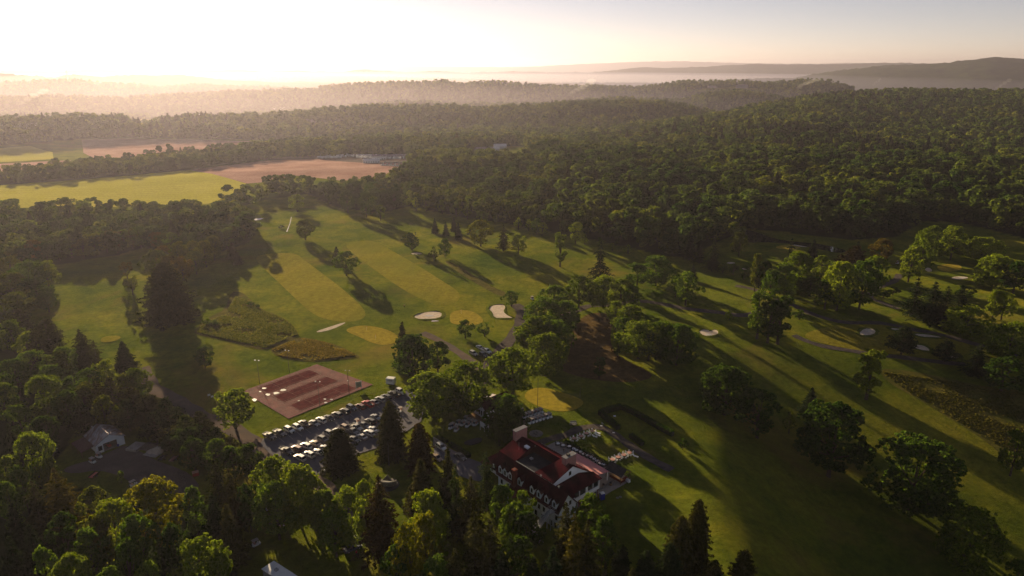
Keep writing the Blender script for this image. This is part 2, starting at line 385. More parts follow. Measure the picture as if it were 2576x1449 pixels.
# ================================================================== foliage
def leafmat(name, base, tip, trans=0.4, rand=0.35, use_color=True, world=False):
    m, t, o = mat(name)
    oi = N(t, 'ShaderNodeObjectInfo'); g = N(t, 'ShaderNodeNewGeometry')
    c = ramp(t, g.outputs['Random Per Island'], [(0.0, base), (1.0, tip)])
    if use_color: c = mixc(t, 1.0, c, oi.outputs['Color'], 'MULTIPLY')
    v = ramp(t, oi.outputs['Random'], [(0.0, (1 - rand, 1 - rand * .8, 1 - rand)), (0.5, (1, 1, 1)), (1.0, (1 + rand, 1 + rand * .7, 1))])
    c = mixc(t, 1.0, c, v, 'MULTIPLY')
    if world:
        c = mixc(t, 1.0, c, ramp(t, noise(t, 0.011, 5, g.outputs['Position'], 0.6), [(0.36, (0.5, 0.66, 0.66)), (0.5, (1, 1, 1)), (0.64, (1.65, 1.3, 0.85))]), 'MULTIPLY')
    d = N(t, 'ShaderNodeBsdfDiffuse'); t.links.new(c, d.inputs[0])
    tr = N(t, 'ShaderNodeBsdfTranslucent'); t.links.new(mixc(t, 1.0, c, (1.25, 1.2, 0.55), 'MULTIPLY'), tr.inputs[0])
    mx = N(t, 'ShaderNodeMixShader'); mx.inputs[0].default_value = trans
    t.links.new(d.outputs[0], mx.inputs[1]); t.links.new(tr.outputs[0], mx.inputs[2]); t.links.new(mx.outputs[0], o.inputs[0]); return m
M_LEAF = leafmat('leaves', (0.034, 0.066, 0.013), (0.112, 0.160, 0.028), trans=0.5)
M_NEEDLE = leafmat('needles', (0.020, 0.030, 0.014), (0.048, 0.060, 0.022), trans=0.2)
M_FOREST = leafmat('forest_leaves', (0.038, 0.066, 0.019), (0.088, 0.132, 0.036), rand=0.6, use_color=False, world=True)
M_FORESTN = leafmat('forest_needles', (0.022, 0.032, 0.016), (0.045, 0.055, 0.024), trans=0.2, use_color=False, world=True)
M_BARK = surf('bark', [(0.3, (0.045, 0.034, 0.026)), (0.7, (0.10, 0.08, 0.062))], scale=3, bmp=0.6)
def quads(c, n, size, rs, asp=0.7):
    """one leaf-spray quad at each centre c, facing n, randomly turned"""
    k = len(c); r = rs.randn(k, 3); t1 = np.cross(n, r); t1 /= np.linalg.norm(t1, axis=1)[:, None] + 1e-9; t2 = np.cross(n, t1)
    s = (size * (0.6 + 0.8 * rs.rand(k)))[:, None]; a = t1 * s; b = t2 * s * asp
    bend = n * s * 0.25
    V = np.stack([c - a - bend * 0.5, c - b + bend * 0.2, c + a - bend * 0.5, c + b + bend * 0.2], 1).reshape(-1, 3)
    return V, np.arange(k * 4).reshape(-1, 4)
def unit(v): return v / (np.linalg.norm(v, axis=-1, keepdims=True) + 1e-9)
def crown_lobes(rs, H, W, z0, shape, nl):
    """centres and radii of foliage clumps filling a crown silhouette"""
    L = []
    Hc = H - z0; tries = 0
    while len(L) < nl and tries < 5000:
        tries += 1
        t = rs.rand(); an = rs.rand() * 2 * math.pi
        if shape == 'round': rad = math.sqrt(max(0, 1 - (2 * t - 0.85) ** 2 / 1.35))
        elif shape == 'tall': rad = math.sqrt(max(0, 1 - (2 * t - 1) ** 4)) * (0.8 + 0.2 * math.sin(t * 9))
        elif shape == 'vase': rad = math.sin(min(1, t * 1.25 + 0.12) * math.pi * 0.62) * (1 if t < .8 else 1 - (t - .8) * 2.2)
        else: rad = math.sqrt(max(0, 1 - (2 * t - 1) ** 2))
        q = math.sqrt(0.25 + 0.75 * rs.rand())
        r = W / 2 * (0.15 + 0.13 * rs.rand()) * (1.15 if shape != 'tall' else 1.35)
        R = max(0.0, rad * W / 2 * (1 + 0.16 * math.sin(3 * an + 7 * t)) - r * 0.8) * q
        L.append((R * math.cos(an), R * math.sin(an), min(z0 + t * Hc, H - r * 0.75), r))
    return L
def broadleaf(seed, H=16, W=13, z0=3.5, shape='round', nl=42, nleaf=11500, size=0.30, flat=0.8):
    rs = np.random.RandomState(seed); L = crown_lobes(rs, H, W, z0, shape, nl)
    wts = np.array([l[3] ** 2 for l in L]); cnt = (wts / wts.sum() * nleaf).astype(int)
    C = []; NN = []; cen = np.array([0, 0, z0 + (H - z0) * 0.35])
    for (x, y, z, r), k in zip(L, cnt):
        out = unit(np.array([x, y, z]) - cen); m = max(5, k // 16)
        d = unit(rs.randn(m, 3) + out * 0.7 + np.array([0, 0, 0.2])); sub = np.array([x, y, z]) + d * (r * (0.6 + 0.55 * rs.rand(m)))[:, None] * np.array([1, 1, flat])
        i = rs.randint(0, m, k); e = unit(rs.randn(k, 3) + d[i] * 0.8); rad = (0.14 + 0.05 * W * 0.55) * (0.35 + 0.65 * rs.rand(k))[:, None]
        C.append(sub[i] + e * rad * np.array([1, 1, 0.7])); NN.append(unit(e + 0.35 * d[i] + 0.45 * rs.randn(k, 3)))
    C = np.concatenate(C); NN = np.concatenate(NN)
    V, F = quads(C, NN, size, rs)
    crown = mesh('crown', V, F, [M_LEAF])
    b = MB(); th = H * 0.019 + 0.1
    lean = (rs.rand(2) - .5) * 0.8
    ztop = z0 + (H - z0) * 0.62
    b.tube([(0, 0, -0.6), (0, 0, 0.3), (lean[0] * .3, lean[1] * .3, z0), (lean[0], lean[1], ztop)], [th * 1.7, th * 1.15, th * 0.85, th * 0.3], 8)
    for l in sorted(L, key=lambda q: -q[3])[:11]:
        zb = z0 * 0.8 + (l[2] - z0 * 0.8) * 0.35
        s = Vector((lean[0] * .4, lean[1] * .4, zb)); e = Vector(l[:3]); md = s.lerp(e, 0.5) + Vector((0, 0, (e - s).length * -0.06))
        b.tube([s, md, e], [th * 0.45, th * 0.28, 0.05], 5, cap=False)
    return crown, b.me('trunk', M_BARK), H, W
def spruce(seed, H=18, W=8, z0=1.0, tiers=26, power=0.85, dens=1.0, size=0.42, droop=0.32, ragged=0.2, brk=0.0):
    rs = np.random.RandomState(seed); C = []; NN = []; SZ = []
    for k in range(tiers):
        t = (k + rs.rand() * .6) / tiers; z = z0 + (H - z0) * t
        R = W / 2 * ((1 - t) ** power) * (1 + ragged * (rs.rand() - .5) * 2) + 0.15
        nb = int(6 + 7 * (1 - t)); ph = rs.rand() * 6.28
        for q in range(nb):
            if rs.rand() < brk: continue
            an = ph + 6.283 * q / nb + rs.rand() * .3; Rb = R * (0.75 + 0.4 * rs.rand())
            n = max(3, int(Rb * 9 * dens)); s = (np.arange(n) + rs.rand(n)) / n
            s = 0.08 + 0.92 * s ** 0.8
            wd = 0.34 * Rb * (1.05 - s) + 0.1
            off = (rs.rand(n) - .5) * 2 * wd
            x = math.cos(an) * Rb * s - math.sin(an) * off; y = math.sin(an) * Rb * s + math.cos(an) * off
            zz = z - droop * Rb * s ** 1.4 + 0.12 * Rb * np.clip(s - .75, 0, 1) - np.abs(off) * 0.25 + 0.15 * rs.randn(n)
            C.append(np.stack([x, y, zz], 1)); NN.append(unit(np.array([0.35 * math.cos(an), 0.35 * math.sin(an), 0.9]) + 0.45 * rs.randn(n, 3)))
    # leader
    n = 14; s = rs.rand(n); C.append(np.stack([0.12 * rs.randn(n), 0.12 * rs.randn(n), H - 1.2 * s], 1)); NN.append(unit(rs.randn(n, 3)))
    C = np.concatenate(C); NN = np.concatenate(NN); V, F = quads(C, NN, size, rs, 0.45)
    b = MB().tube([(0, 0, -0.6), (0, 0, z0), (0, 0, H * 0.7), (0, 0, H)], [0.42, 0.34, 0.16, 0.03], 7)
    for k in range(10):
        z = z0 + (H - z0) * (k + .5) / 11; an = k * 2.4; R = W / 2 * (1 - (z - z0) / (H - z0)) * 0.8
        b.tube([(0, 0, z), (math.cos(an) * R, math.sin(an) * R, z - droop * R * .9)], [0.09, 0.03], 4, cap=False)
    return mesh('crown', V, F, [M_NEEDLE]), b.me('trunk', M_BARK), H, W
def pine(seed, H=15, W=11, z0=3, layers=9, size=0.42):
    rs = np.random.RandomState(seed); C = []; NN = []; b = MB()
    b.tube([(0, 0, -0.6), (0.1, 0, z0), (0.3, 0.2, H * .7), (0.2, 0.1, H)], [0.4, 0.32, 0.18, 0.04], 7)
    for k in range(layers):
        t = (k + .3) / layers; z = z0 + (H - z0) * t; R = W / 2 * (1 - t ** 1.6) + 0.8; nb = 4 + rs.randint(3); ph = rs.rand() * 6
        for q in range(nb):
            an = ph + 6.283 * q / nb + rs.rand() * .5; Rb = R * (0.55 + 0.5 * rs.rand()); n = int(60 * Rb / 3)
            ca, sa = math.cos(an), math.sin(an)
            b.tube([(0.1, 0, z - .4), (ca * Rb * .6, sa * Rb * .6, z), (ca * Rb, sa * Rb, z + .4)], [0.12, 0.08, 0.03], 4, cap=False)
            s = 0.35 + 0.7 * rs.rand(n); off = rs.randn(n) * 0.2 * Rb
            C.append(np.stack([ca * Rb * s - sa * off, sa * Rb * s + ca * off, z + 0.1 + 0.35 * s + 0.22 * rs.randn(n)], 1)); NN.append(unit(np.array([0, 0, 1.0]) + 0.5 * rs.randn(n, 3)))
    n = 120; C.append(np.stack([rs.randn(n) * .6, rs.randn(n) * .6, H - rs.rand(n) * 1.6], 1)); NN.append(unit(rs.randn(n, 3)))
    V, F = quads(np.concatenate(C), np.concatenate(NN), size, rs, 0.6)
    return mesh('crown', V, F, [M_NEEDLE]), b.me('trunk', M_BARK), H, W
PROTO = {
 'oak': [broadleaf(1), broadleaf(2, 15, 14, 3.2, nl=48), broadleaf(3, 17, 14, 4, nl=36), broadleaf(4, 14, 13, 3, nl=52)],
 'big': [broadleaf(11, 20, 19, 4, nl=80, nleaf=22000, size=0.32), broadleaf(12, 21, 18, 4.5, nl=68, nleaf=21000, size=0.32), broadleaf(13, 19, 20, 3.5, nl=90, nleaf=23000, size=0.32)],
 'tall': [broadleaf(21, 20, 10, 4, 'tall', nl=40), broadleaf(22, 18, 9, 3.5, 'tall', nl=34)],
 'open': [broadleaf(31, 14, 11, 3.5, 'vase', nl=22, nleaf=4200, size=0.36), broadleaf(32, 15, 10, 4, 'vase', nl=17, nleaf=3600, size=0.36)],
 'small': [broadleaf(41, 8, 7, 2.2, nl=22, nleaf=2600, size=0.28), broadleaf(42, 8, 6.5, 2.4, nl=18, nleaf=2200, size=0.28)],
 'ball': [broadleaf(51, 9, 9, 1.2, 'ball', nl=40, nleaf=5200, size=0.27)],
 'spruce': [spruce(61), spruce(62, 18, 9, 1.5, 22, 0.75, ragged=0.35), spruce(63, 17, 8, 0.8, 24, 0.7)],
 'fullspruce': [spruce(64, 17, 13, 0.6, 34, 0.42, dens=1.3, size=0.42, droop=0.22)],
 'ragspruce': [spruce(65, 22, 10, 2, 22, 0.8, dens=0.9, ragged=0.5, droop=0.4, brk=0.12), spruce(66, 22, 11, 2, 20, 0.7, dens=0.8, ragged=0.6, droop=0.45, brk=0.2)],
 'pine': [pine(71), pine(72, 14, 12, 2.5, 7)],
}
# ================================================================== far woods: one uncounted mass of crowns
def lod_crown(seed, H, W, n, size, shape='round', z0=1.5):
    rs = np.random.RandomState(seed); L = crown_lobes(rs, H, W, z0, shape, 16); C = []; NN = []
    for x, y, z, r in L:
        k = max(4, n // len(L)); d = unit(rs.randn(k, 3) + np.array([x * .08, y * .08, 0.5])); C.append(np.array([x, y, z]) + d * r * (0.75 + 0.4 * rs.rand(k, 1))); NN.append(unit(d + 0.5 * rs.randn(k, 3)))
    return quads(np.concatenate(C), np.concatenate(NN), size, rs)
def lod_cone(seed, H, W, n, size):
    rs = np.random.RandomState(seed); t = rs.rand(n) ** 1.3; an = rs.rand(n) * 6.283; R = W / 2 * (1 - t) * (0.6 + 0.5 * rs.rand(n))
    C = np.stack([R * np.cos(an), R * np.sin(an), 0.5 + t * (H - .5)], 1); NN = unit(np.stack([np.cos(an) * .5, np.sin(an) * .5, 0.8 + 0 * an], 1) + 0.4 * rs.randn(n, 3)); return quads(C, NN, size, rs, .55)
def scatter_points(r0, r1, spacing, seed, polys, opens, xlim=(-220, 2800)):
    rs = np.random.RandomState(seed); pts = []; r = r0
    while r < r1:
        sp = spacing(r); n = int(math.radians(96) * r / sp) + 1
        a = math.radians(-48) + (np.arange(n) + rs.rand(n)) / n * math.radians(96); rr = r + (rs.rand(n) - .5) * sp * 1.2
        pts.append(np.stack([rr * np.sin(a), rr * np.cos(a)], 1)); r += sp * 0.92
    P = np.concatenate(pts); z = ghv(P[:, 0], P[:, 1]); x, y = px(P[:, 0], P[:, 1], z)
    ok = np.zeros(len(P), bool)
    for p in polys: ok |= inpolyv(x, y, p)
    for p in opens: ok &= ~inpolyv(x, y, p)
    ok &= (x > xlim[0]) & (x < xlim[1]) & (y < 1500)
    return np.column_stack([P, z])[ok]
def forest_mass(name, PN, PF, near, far, label, hmean, seed, scale_amp=0.36):
    rs = np.random.RandomState(seed); P = np.concatenate([PN, PF]); n = len(P); isf = np.arange(n) >= len(PN); protos = near + far
    me = bpy.data.meshes.new(name); me.vertices.add(n); me.vertices.foreach_set('co', P.astype(np.float32).ravel())
    hm = np.where((P[:, 0] < 40) & (np.hypot(P[:, 0], P[:, 1]) < 1150), hmean * .76, hmean)      # younger wood on the left
    s = (hm * (1 + scale_amp * np.clip(rs.randn(n), -1.4, 1.5))).astype(np.float32)
    a = me.attributes.new('size', 'FLOAT', 'POINT'); a.data.foreach_set('value', s)
    a = me.attributes.new('wide', 'FLOAT', 'POINT'); a.data.foreach_set('value', (s * (0.95 + 0.5 * rs.rand(n))).astype(np.float32))
    a = me.attributes.new('turn', 'FLOAT', 'POINT'); a.data.foreach_set('value', (rs.rand(n) * 6.28).astype(np.float32))
    # conifers come in stands
    st = np.sin(P[:, 0] / 140 + 2 * np.sin(P[:, 1] / 230)) + np.sin(P[:, 1] / 170 + P[:, 0] / 310)
    con = (rs.rand(n) < np.where(st > 1.3, 0.4, 0.02)); nn = len(near); rr = rs.rand(n)
    pick = np.where(isf, nn + np.where(con, len(far) - 1, (rr * (len(far) - 1)).astype(int)), np.where(con, nn - 1, (rr * (nn - 1)).astype(int))).astype(np.int32)
    a = me.attributes.new('pick', 'INT', 'POINT'); a.data.foreach_set('value', pick)
    o = obj(name, me); tag(o, label, 'woodland', kind='stuff')
    col = bpy.data.collections.new(name + '_kinds')
    for k, (V, F, m) in enumerate(protos):
        pm = mesh('tree_kind', V, F, [m]); po = bpy.data.objects.new('a%02d_tree_kind' % k, pm); col.objects.link(po)
    g = bpy.data.node_groups.new(name, 'GeometryNodeTree')
    g.interface.new_socket('Geometry', in_out='INPUT', socket_type='NodeSocketGeometry'); g.interface.new_socket('Geometry', in_out='OUTPUT', socket_type='NodeSocketGeometry')
    gi = g.nodes.new('NodeGroupInput'); go = g.nodes.new('NodeGroupOutput')
    m2p = g.nodes.new('GeometryNodeMeshToPoints'); iop = g.nodes.new('GeometryNodeInstanceOnPoints'); ci = g.nodes.new('GeometryNodeCollectionInfo')
    ci.inputs['Collection'].default_value = col; ci.inputs['Separate Children'].default_value = True; ci.inputs['Reset Children'].default_value = True
    iop.inputs['Pick Instance'].default_value = True
    def na(nm, dt='FLOAT'):
        q = g.nodes.new('GeometryNodeInputNamedAttribute'); q.data_type = dt; q.inputs['Name'].default_value = nm; return q.outputs[0]
    sc = g.nodes.new('ShaderNodeCombineXYZ'); rt = g.nodes.new('ShaderNodeCombineXYZ')
    g.links.new(na('wide'), sc.inputs[0]); g.links.new(na('wide'), sc.inputs[1]); g.links.new(na('size'), sc.inputs[2]); g.links.new(na('turn'), rt.inputs[2])
    g.links.new(gi.outputs[0], m2p.inputs[0]); g.links.new(m2p.outputs[0], iop.inputs['Points']); g.links.new(ci.outputs[0], iop.inputs['Instance'])
    g.links.new(na('pick', 'INT'), iop.inputs['Instance Index']); g.links.new(rt.outputs[0], iop.inputs['Rotation']); g.links.new(sc.outputs[0], iop.inputs['Scale'])
    g.links.new(iop.outputs[0], go.inputs[0])
    md = o.modifiers.new('scatter', 'NODES'); md.node_group = g
    return o
def forests():
    near = [(*lod_crown(80 + k, 1.0 - .06 * (k % 2), 0.62 + 0.12 * (k % 4), 1300, 0.040, ('round', 'vase', 'tall', 'round')[k % 4], z0=0.12), M_FOREST) for k in range(8)] + [(*lod_cone(90, 1.2, 0.45, 900, 0.035), M_FORESTN)]
    far = [(*lod_crown(180 + k, 1.0, 0.85, 320, 0.065, z0=0.1), M_FOREST) for k in range(5)] + [(*lod_cone(190, 1.15, 0.45, 260, 0.07), M_FORESTN)]
    P = scatter_points(300, 1250, lambda r: 10.5 + max(0, r - 600) / 400, 5, [F_RIGHT, F_BAND, F_L1], OPEN + NEAR_OPEN)
    Q = scatter_points(1250, 5200, lambda r: 11.2 + (r - 1250) / 260, 8, WOODS, OPEN); Q[:, 2] -= 1
    forest_mass('forest', P, Q, near, far, 'continuous broadleaf forest covering the right hill, the far ridges and the field edges', 16, 6)
    print('forest', len(P), len(Q))
NEAR_OPEN = []
# ================================================================== course, fields, roads, water
def crop(ox, oy, k=3.0): return lambda *P: [(ox + x / k, oy + y / k) for x, y in P]
TL, TM, TR = crop(0, 127.8), crop(858.7, 127.8), crop(1717.3, 127.8)
ML, MM, MR = crop(0, 546.9), crop(858.7, 546.9), crop(1717.3, 546.9)
BL, BM, BR = crop(0, 966), crop(858.7, 966), crop(1717.3, 966)
Z4, Z5, Z6 = crop(575, 894.4, 5.04), crop(1086.1, 926.4, 5.04), crop(1150, 1073.3, 5.275)
Z8, Z9, Z10, Z11 = crop(1086.1, 996.7, 8.4), crop(613.3, 1201.1, 6.71), crop(830.6, 958.3, 12.6), crop(638.9, 1047.8, 8.4)
ZS, ZP, ZF, ZM = crop(166.1, 1060.6, 8.4), crop(1360.9, 1086.1, 10.08), crop(766.7, 370.6, 8.4), crop(894.5, 1162.8, 8.4)
M_FAIR = grass('fairway_turf', [(0.3, (0.155, 0.150, 0.017)), (0.7, (0.24, 0.205, 0.027))], patch=(0.125, 0.14, 0.016), stripes=(0.045, 0.12, 0.10))
M_GREEN = grass('green_turf', [(0.3, (0.23, 0.185, 0.025)), (0.7, (0.30, 0.235, 0.032))], bmp=0.3)
M_LAWN = grass('lawn_turf', [(0.3, (0.05, 0.080, 0.010)), (0.7, (0.13, 0.14, 0.018))])
M_ROUGH = grass('rough_grass', [(0.3, (0.05, 0.055, 0.015)), (0.55, (0.11, 0.095, 0.028)), (0.75, (0.05, 0.075, 0.015))], scale=0.12, bmp=1.0, blade=0.6)
M_TAWNY = grass('tawny_grass', [(0.3, (0.06, 0.075, 0.013)), (0.7, (0.15, 0.125, 0.03))], scale=0.09, bmp=1.0)
M_DRY = grass('dry_ground', [(0.3, (0.075, 0.052, 0.024)), (0.7, (0.12, 0.082, 0.036))], scale=0.08)
M_FIELD = grass('crop_field', [(0.3, (0.30, 0.29, 0.045)), (0.7, (0.42, 0.38, 0.065))], scale=0.01, stripes=(0.03, 1.75, 0.13))
M_STUB = grass('stubble_field', [(0.3, (0.25, 0.145, 0.13)), (0.7, (0.46, 0.30, 0.265))], scale=0.02, stripes=(0.05, 1.3, 0.3))
M_SAND = surf('bunker_sand', [(0.3, (0.42, 0.35, 0.28)), (0.7, (0.60, 0.51, 0.42))], scale=0.8, bmp=0.4)
M_ASPH = surf('asphalt', [(0.3, (0.085, 0.085, 0.105)), (0.7, (0.13, 0.13, 0.155))], scale=0.35, bmp=0.3, bscale=4, var=(0.15, 0.145, 0.16), scale2=0.09)
M_PATH = surf('path_gravel', [(0.3, (0.055, 0.048, 0.048)), (0.7, (0.10, 0.085, 0.08))], scale=0.5, bmp=0.4, bscale=5)
M_ROAD = surf('worn_road', [(0.3, (0.085, 0.064, 0.055)), (0.7, (0.15, 0.115, 0.095))], scale=0.3, bmp=0.4, bscale=5, var=(0.10, 0.085, 0.08), scale2=0.12)
M_DIRT = surf('yard_dirt', [(0.3, (0.075, 0.065, 0.065)), (0.7, (0.14, 0.115, 0.105))], scale=0.16, bmp=0.5, bscale=2)
M_PAVE = surf('patio_paving', [(0.3, (0.24, 0.215, 0.19)), (0.7, (0.33, 0.30, 0.27))], scale=0.8, bmp=0.2)
def watermat():
    m, t, o = mat('water'); b = N(t, 'ShaderNodeBsdfPrincipled'); b.inputs['Base Color'].default_value = (0.012, 0.014, 0.012, 1)
    b.inputs['Roughness'].default_value = 0.04; b.inputs['IOR'].default_value = 1.33
    t.links.new(bump(t, noise(t, 0.8, 3, pos(t)), 0.06, 0.1), b.inputs['Normal']); t.links.new(b.outputs[0], o.inputs[0]); return m
M_WATER = watermat()
M_PUD = surf('puddle_sky_glare', [(0.3, (0.42, 0.38, 0.36)), (0.7, (0.62, 0.58, 0.54))], scale=2, rough=0.25, spec=0.6, bmp=0)  # pale base colour stands in for bright sky reflected in the water
def ell(cx, cy, rx, ry, n=16, k=0.08, ph=0.0): return [(cx + rx * math.cos(a) * (1 + k * math.sin(3 * a + ph)), cy + ry * math.sin(a) * (1 + k * math.cos(2 * a + ph))) for a in [2 * math.pi * i / n for i in range(n)]]
def covers():
    # fields beyond the course
    sheet('crop_field', [(-300,474),(0,467),(300,444.5),(480,428.5),(560,445),(620,462),(600,479),(545,506),(520,514),(400,517),(0,523),(-300,530)], M_FIELD, 0.12, 12)
    sheet('stubble_field', [(480,428),(620,410),(700,401),(800,399),(900,402),(1000,410),(1018,420),(985,430),(960,444),(860,455),(780,445),(735,441),(690,456),(622,462),(560,445)], M_STUB, 0.14, 12)
    sheet('stubble_field', [(205,352),(300,349),(480,351),(640,356),(690,363),(640,371),(450,385),(330,394),(255,405),(210,385)], M_STUB, 0.5, 25)
    sheet('crop_field', [(-200,376),(0,374),(77,368),(132,383),(135,401),(0,409),(-200,411)], M_FIELD, 0.5, 20)
    sheet('stubble_field', [(-200,415),(0,413),(138,405),(180,404),(150,416),(60,430),(-200,444)], M_STUB, 0.4, 20)
    sheet('crop_field', [(315,305),(420,300),(560,293),(570,297),(450,309),(370,317),(335,311)], M_FIELD, 0.9, 30)
    sheet('vehicle_yard', [(640,402),(700,396),(800,389),(900,388),(1025,390),(1030,420),(1000,419),(960,414),(880,408),(800,401),(700,403)], M_DIRT, 0.25, 12)
    sheet('farm_yard', [(1195,386),(1215,380),(1290,372),(1325,383),(1318,392),(1250,396),(1210,392)], M_LAWN, 0.4, 15)
    # mown golf surfaces
    sheet('fairway', [(642,650),(655,641),(700,636),(745,638),(760,650),(800,680),(860,725),(905,765),(922,788),(914,803),(880,811),(825,806),(785,790),(740,748),(690,700),(655,668)], M_FAIR, 0.07, 4, 2)
    sheet('fairway', [(868,616),(890,608),(932,604),(955,614),(1030,655),(1110,705),(1152,732),(1159,748),(1144,765),(1100,768),(1050,750),(985,710),(920,662),(880,632)], M_FAIR, 0.07, 4, 2)
    sheet('green', [(1131,798),(1135,785),(1159,779),(1192,784),(1214,800),(1216,812),(1190,819),(1149,817),(1132,812)], M_GREEN, 0.08, 3, 2)
    sheet('green', [(866,832),(885,822),(919,818),(965,826),(1000,842),(1002,860),(970,870),(935,863),(900,846)], M_GREEN, 0.08, 3, 2)
    sheet('putting_green', BM((1380,90),(1400,55),(1450,32),(1530,28),(1640,55),(1760,92),(1835,130),(1810,175),(1720,208),(1600,206),(1470,165),(1395,120)), M_GREEN, 0.07, 3, 2)
    sheet('fairway', MR((915,885),(1000,845),(1250,808),(1500,800),(1700,826),(2000,900),(2170,955),(2165,1015),(2060,1075),(1750,1045),(1400,1018),(1100,965),(940,915)), M_FAIR, 0.07, 4, 2)
    sheet('green', MR((1915,385),(1930,360),(2010,350),(2100,362),(2110,392),(2040,410),(1960,408)), M_GREEN, 0.08, 4, 2)
    sheet('green', MR((690,225),(760,208),(860,205),(900,222),(860,240),(740,242)), M_GREEN, 0.08, 5, 2)
    sheet('green', MM((2440,760),(2500,730),(2576,725),(2660,745),(2700,790),(2640,822),(2540,820),(2470,800)), M_LAWN, 0.08, 4, 2)
    sheet('tee', ML((755,930),(780,905),(860,893),(915,900),(900,925),(830,945),(770,947)), M_FAIR, 0.25, 3, 1)
    # native rough
    sheet('rough', ML((1740,560),(1830,565),(1890,620),(1960,690),(2100,740),(2200,800),(2262,890),(2130,955),(2000,1003),(1900,990),(1700,930),(1455,885),(1500,820),(1600,740),(1700,700)), M_ROUGH, 0.12, 4, 1)
    sheet('rough', [(677,880),(700,866),(753,847),(800,856),(850,868),(908,897),(900,902),(840,906),(780,912),(700,900)], M_ROUGH, 0.12, 4, 1)
    sheet('rough', MM((800,330),(860,350),(1000,440),(1150,530),(1250,570),(1240,600),(1180,590),(1050,520),(900,430),(780,340)), M_ROUGH, 0.15, 4, 1)
    sheet('rough', [(2205,925),(2300,935),(2400,955),(2480,975),(2600,985),(2700,1250),(2560,1180),(2480,1110),(2400,1060),(2300,1000),(2230,960)], M_TAWNY, 0.12, 4, 1)
    sheet('rough', MR((0,330),(120,350),(300,420),(420,480),(520,540),(600,560),(560,610),(380,690),(200,680),(60,660),(-80,600),(-200,520),(-300,420)), M_LAWN, 0.06, 5, 1)
    sheet('bare_ground', [(1432,905),(1440,822),(1480,785),(1545,790),(1532,860),(1556,900),(1660,945),(1590,965),(1480,955),(1400,930)], M_DRY, 0.06, 4, 2)
    # sand
    B = [MM((535,750),(600,722),(700,708),(755,715),(760,752),(700,766),(600,772)), MM((1110,690),(1130,668),(1210,654),(1242,672),(1222,712),(1262,748),(1315,756),(1240,763),(1150,758),(1136,715)),
         [(795,834),(828,823),(866,811),(870,813),(836,829),(800,837)], ell(1047.5,638,14,2.8), ell(866,637,9,3),
         MR((120,870),(145,843),(195,850),(205,862),(250,843),(278,868),(240,895),(160,895)), MR((1322,882),(1368,836),(1442,843),(1466,868),(1400,898)),
         MR((1560,832),(1620,838),(1650,852),(1590,852)), MR((1745,878),(1830,882),(1930,898),(1965,912),(1850,906),(1760,894)), MR((1720,968),(1790,962),(1840,975),(1875,1015),(1790,1000)),
         MR((1980,1035),(2060,1048),(2095,1060),(2030,1066)), MR((2022,458),(2060,446),(2140,448),(2158,460),(2100,468),(2050,468)), MR((1825,395),(1845,378),(1875,388),(1885,408),(1850,412)),
         MR((325,345),(360,336),(405,345),(360,352)), MR((430,392),(470,378),(515,385),(470,398)), MR((1890,275),(1920,270),(1960,279),(1925,283)), MR((800,205),(880,208),(955,224),(900,224))]
    for k, p in enumerate(B):
        sheet('bunker', p, M_SAND, 0.10, 3, 1)
        if k > 10 or k == 2: continue
        q = [at(x, y) for x, y in smooth_poly(p, 1)]; c = sum(q, Vector()) / len(q); V = []; F = []; n = len(q)
        for j, v in enumerate(q):
            d = v - c; d.z = 0; d.normalize(); hh = 0.30 + 0.18 * math.sin(j * 1.9 + k)
            for o_, z_ in ((2.2, 0.02), (.7, hh), (.1, hh * .9), (-.3, .05)): w_ = v + d * o_; V.append((w_.x, w_.y, gh(w_.x, w_.y) + z_))
        for j in range(n):
            for r_ in range(3): a = j * 4 + r_; b_ = ((j + 1) % n) * 4 + r_; F.append((a, b_, b_ + 1, a + 1))
        me = mesh('bunker_lip', V, F, [M_LAWN], smooth=True); tag(obj('bunker_lip', me), kind='structure')
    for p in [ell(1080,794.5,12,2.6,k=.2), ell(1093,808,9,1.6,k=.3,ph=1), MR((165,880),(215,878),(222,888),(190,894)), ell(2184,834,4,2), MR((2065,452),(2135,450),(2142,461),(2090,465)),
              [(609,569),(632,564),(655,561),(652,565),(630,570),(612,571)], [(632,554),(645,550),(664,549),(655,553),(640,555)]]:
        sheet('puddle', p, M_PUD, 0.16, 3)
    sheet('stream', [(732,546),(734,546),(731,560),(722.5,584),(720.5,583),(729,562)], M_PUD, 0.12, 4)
    sheet('pond', MR((425,95),(470,92),(560,110),(700,165),(850,185),(1000,195),(1150,225),(1250,255),(1180,272),(1050,245),(900,215),(760,195),(600,188),(520,195),(465,175)), M_WATER, 0.12, 5, 1)
    # roads, paths, paved areas
    band('path', [(1062,837),(1099,854),(1135,875),(1159,890),(1185,910),(1212,932),(1220,950)], 4.2, M_ROAD, 0.10)
    band('path', [(1294,766),(1313,783),(1306,820),(1295,840),(1277,862),(1262,878),(1240,905),(1224,928),(1216,950),(1190,985),(1150,1010)], 6.0, M_PATH, 0.13)
    band('path', [(1400,806),(1440,786),(1480,770),(1520,768),(1560,765),(1600,757),(1650,762),(1717,775),(1790,784),(1857,793),(1890,790),(1930,778),(1987,764)], 5.0, M_PATH)
    band('path', [(1850,719),(1884,725),(1917,735),(1950,752),(1987,764),(2034,787),(2084,803),(2134,812),(2217,813),(2284,827),(2367,842),(2450,865),(2600,905)], 4.2, M_PATH, 0.11)
    band('path', [(1997,843),(2017,853),(2067,870),(2150,884),(2184,890),(2250,897),(2384,913),(2430,917)], 3.5, M_PATH)
    band('path', [(2264,690),(2250,707),(2217,720),(2197,730),(2187,748),(2217,760),(2260,778)], 4.0, M_PATH)
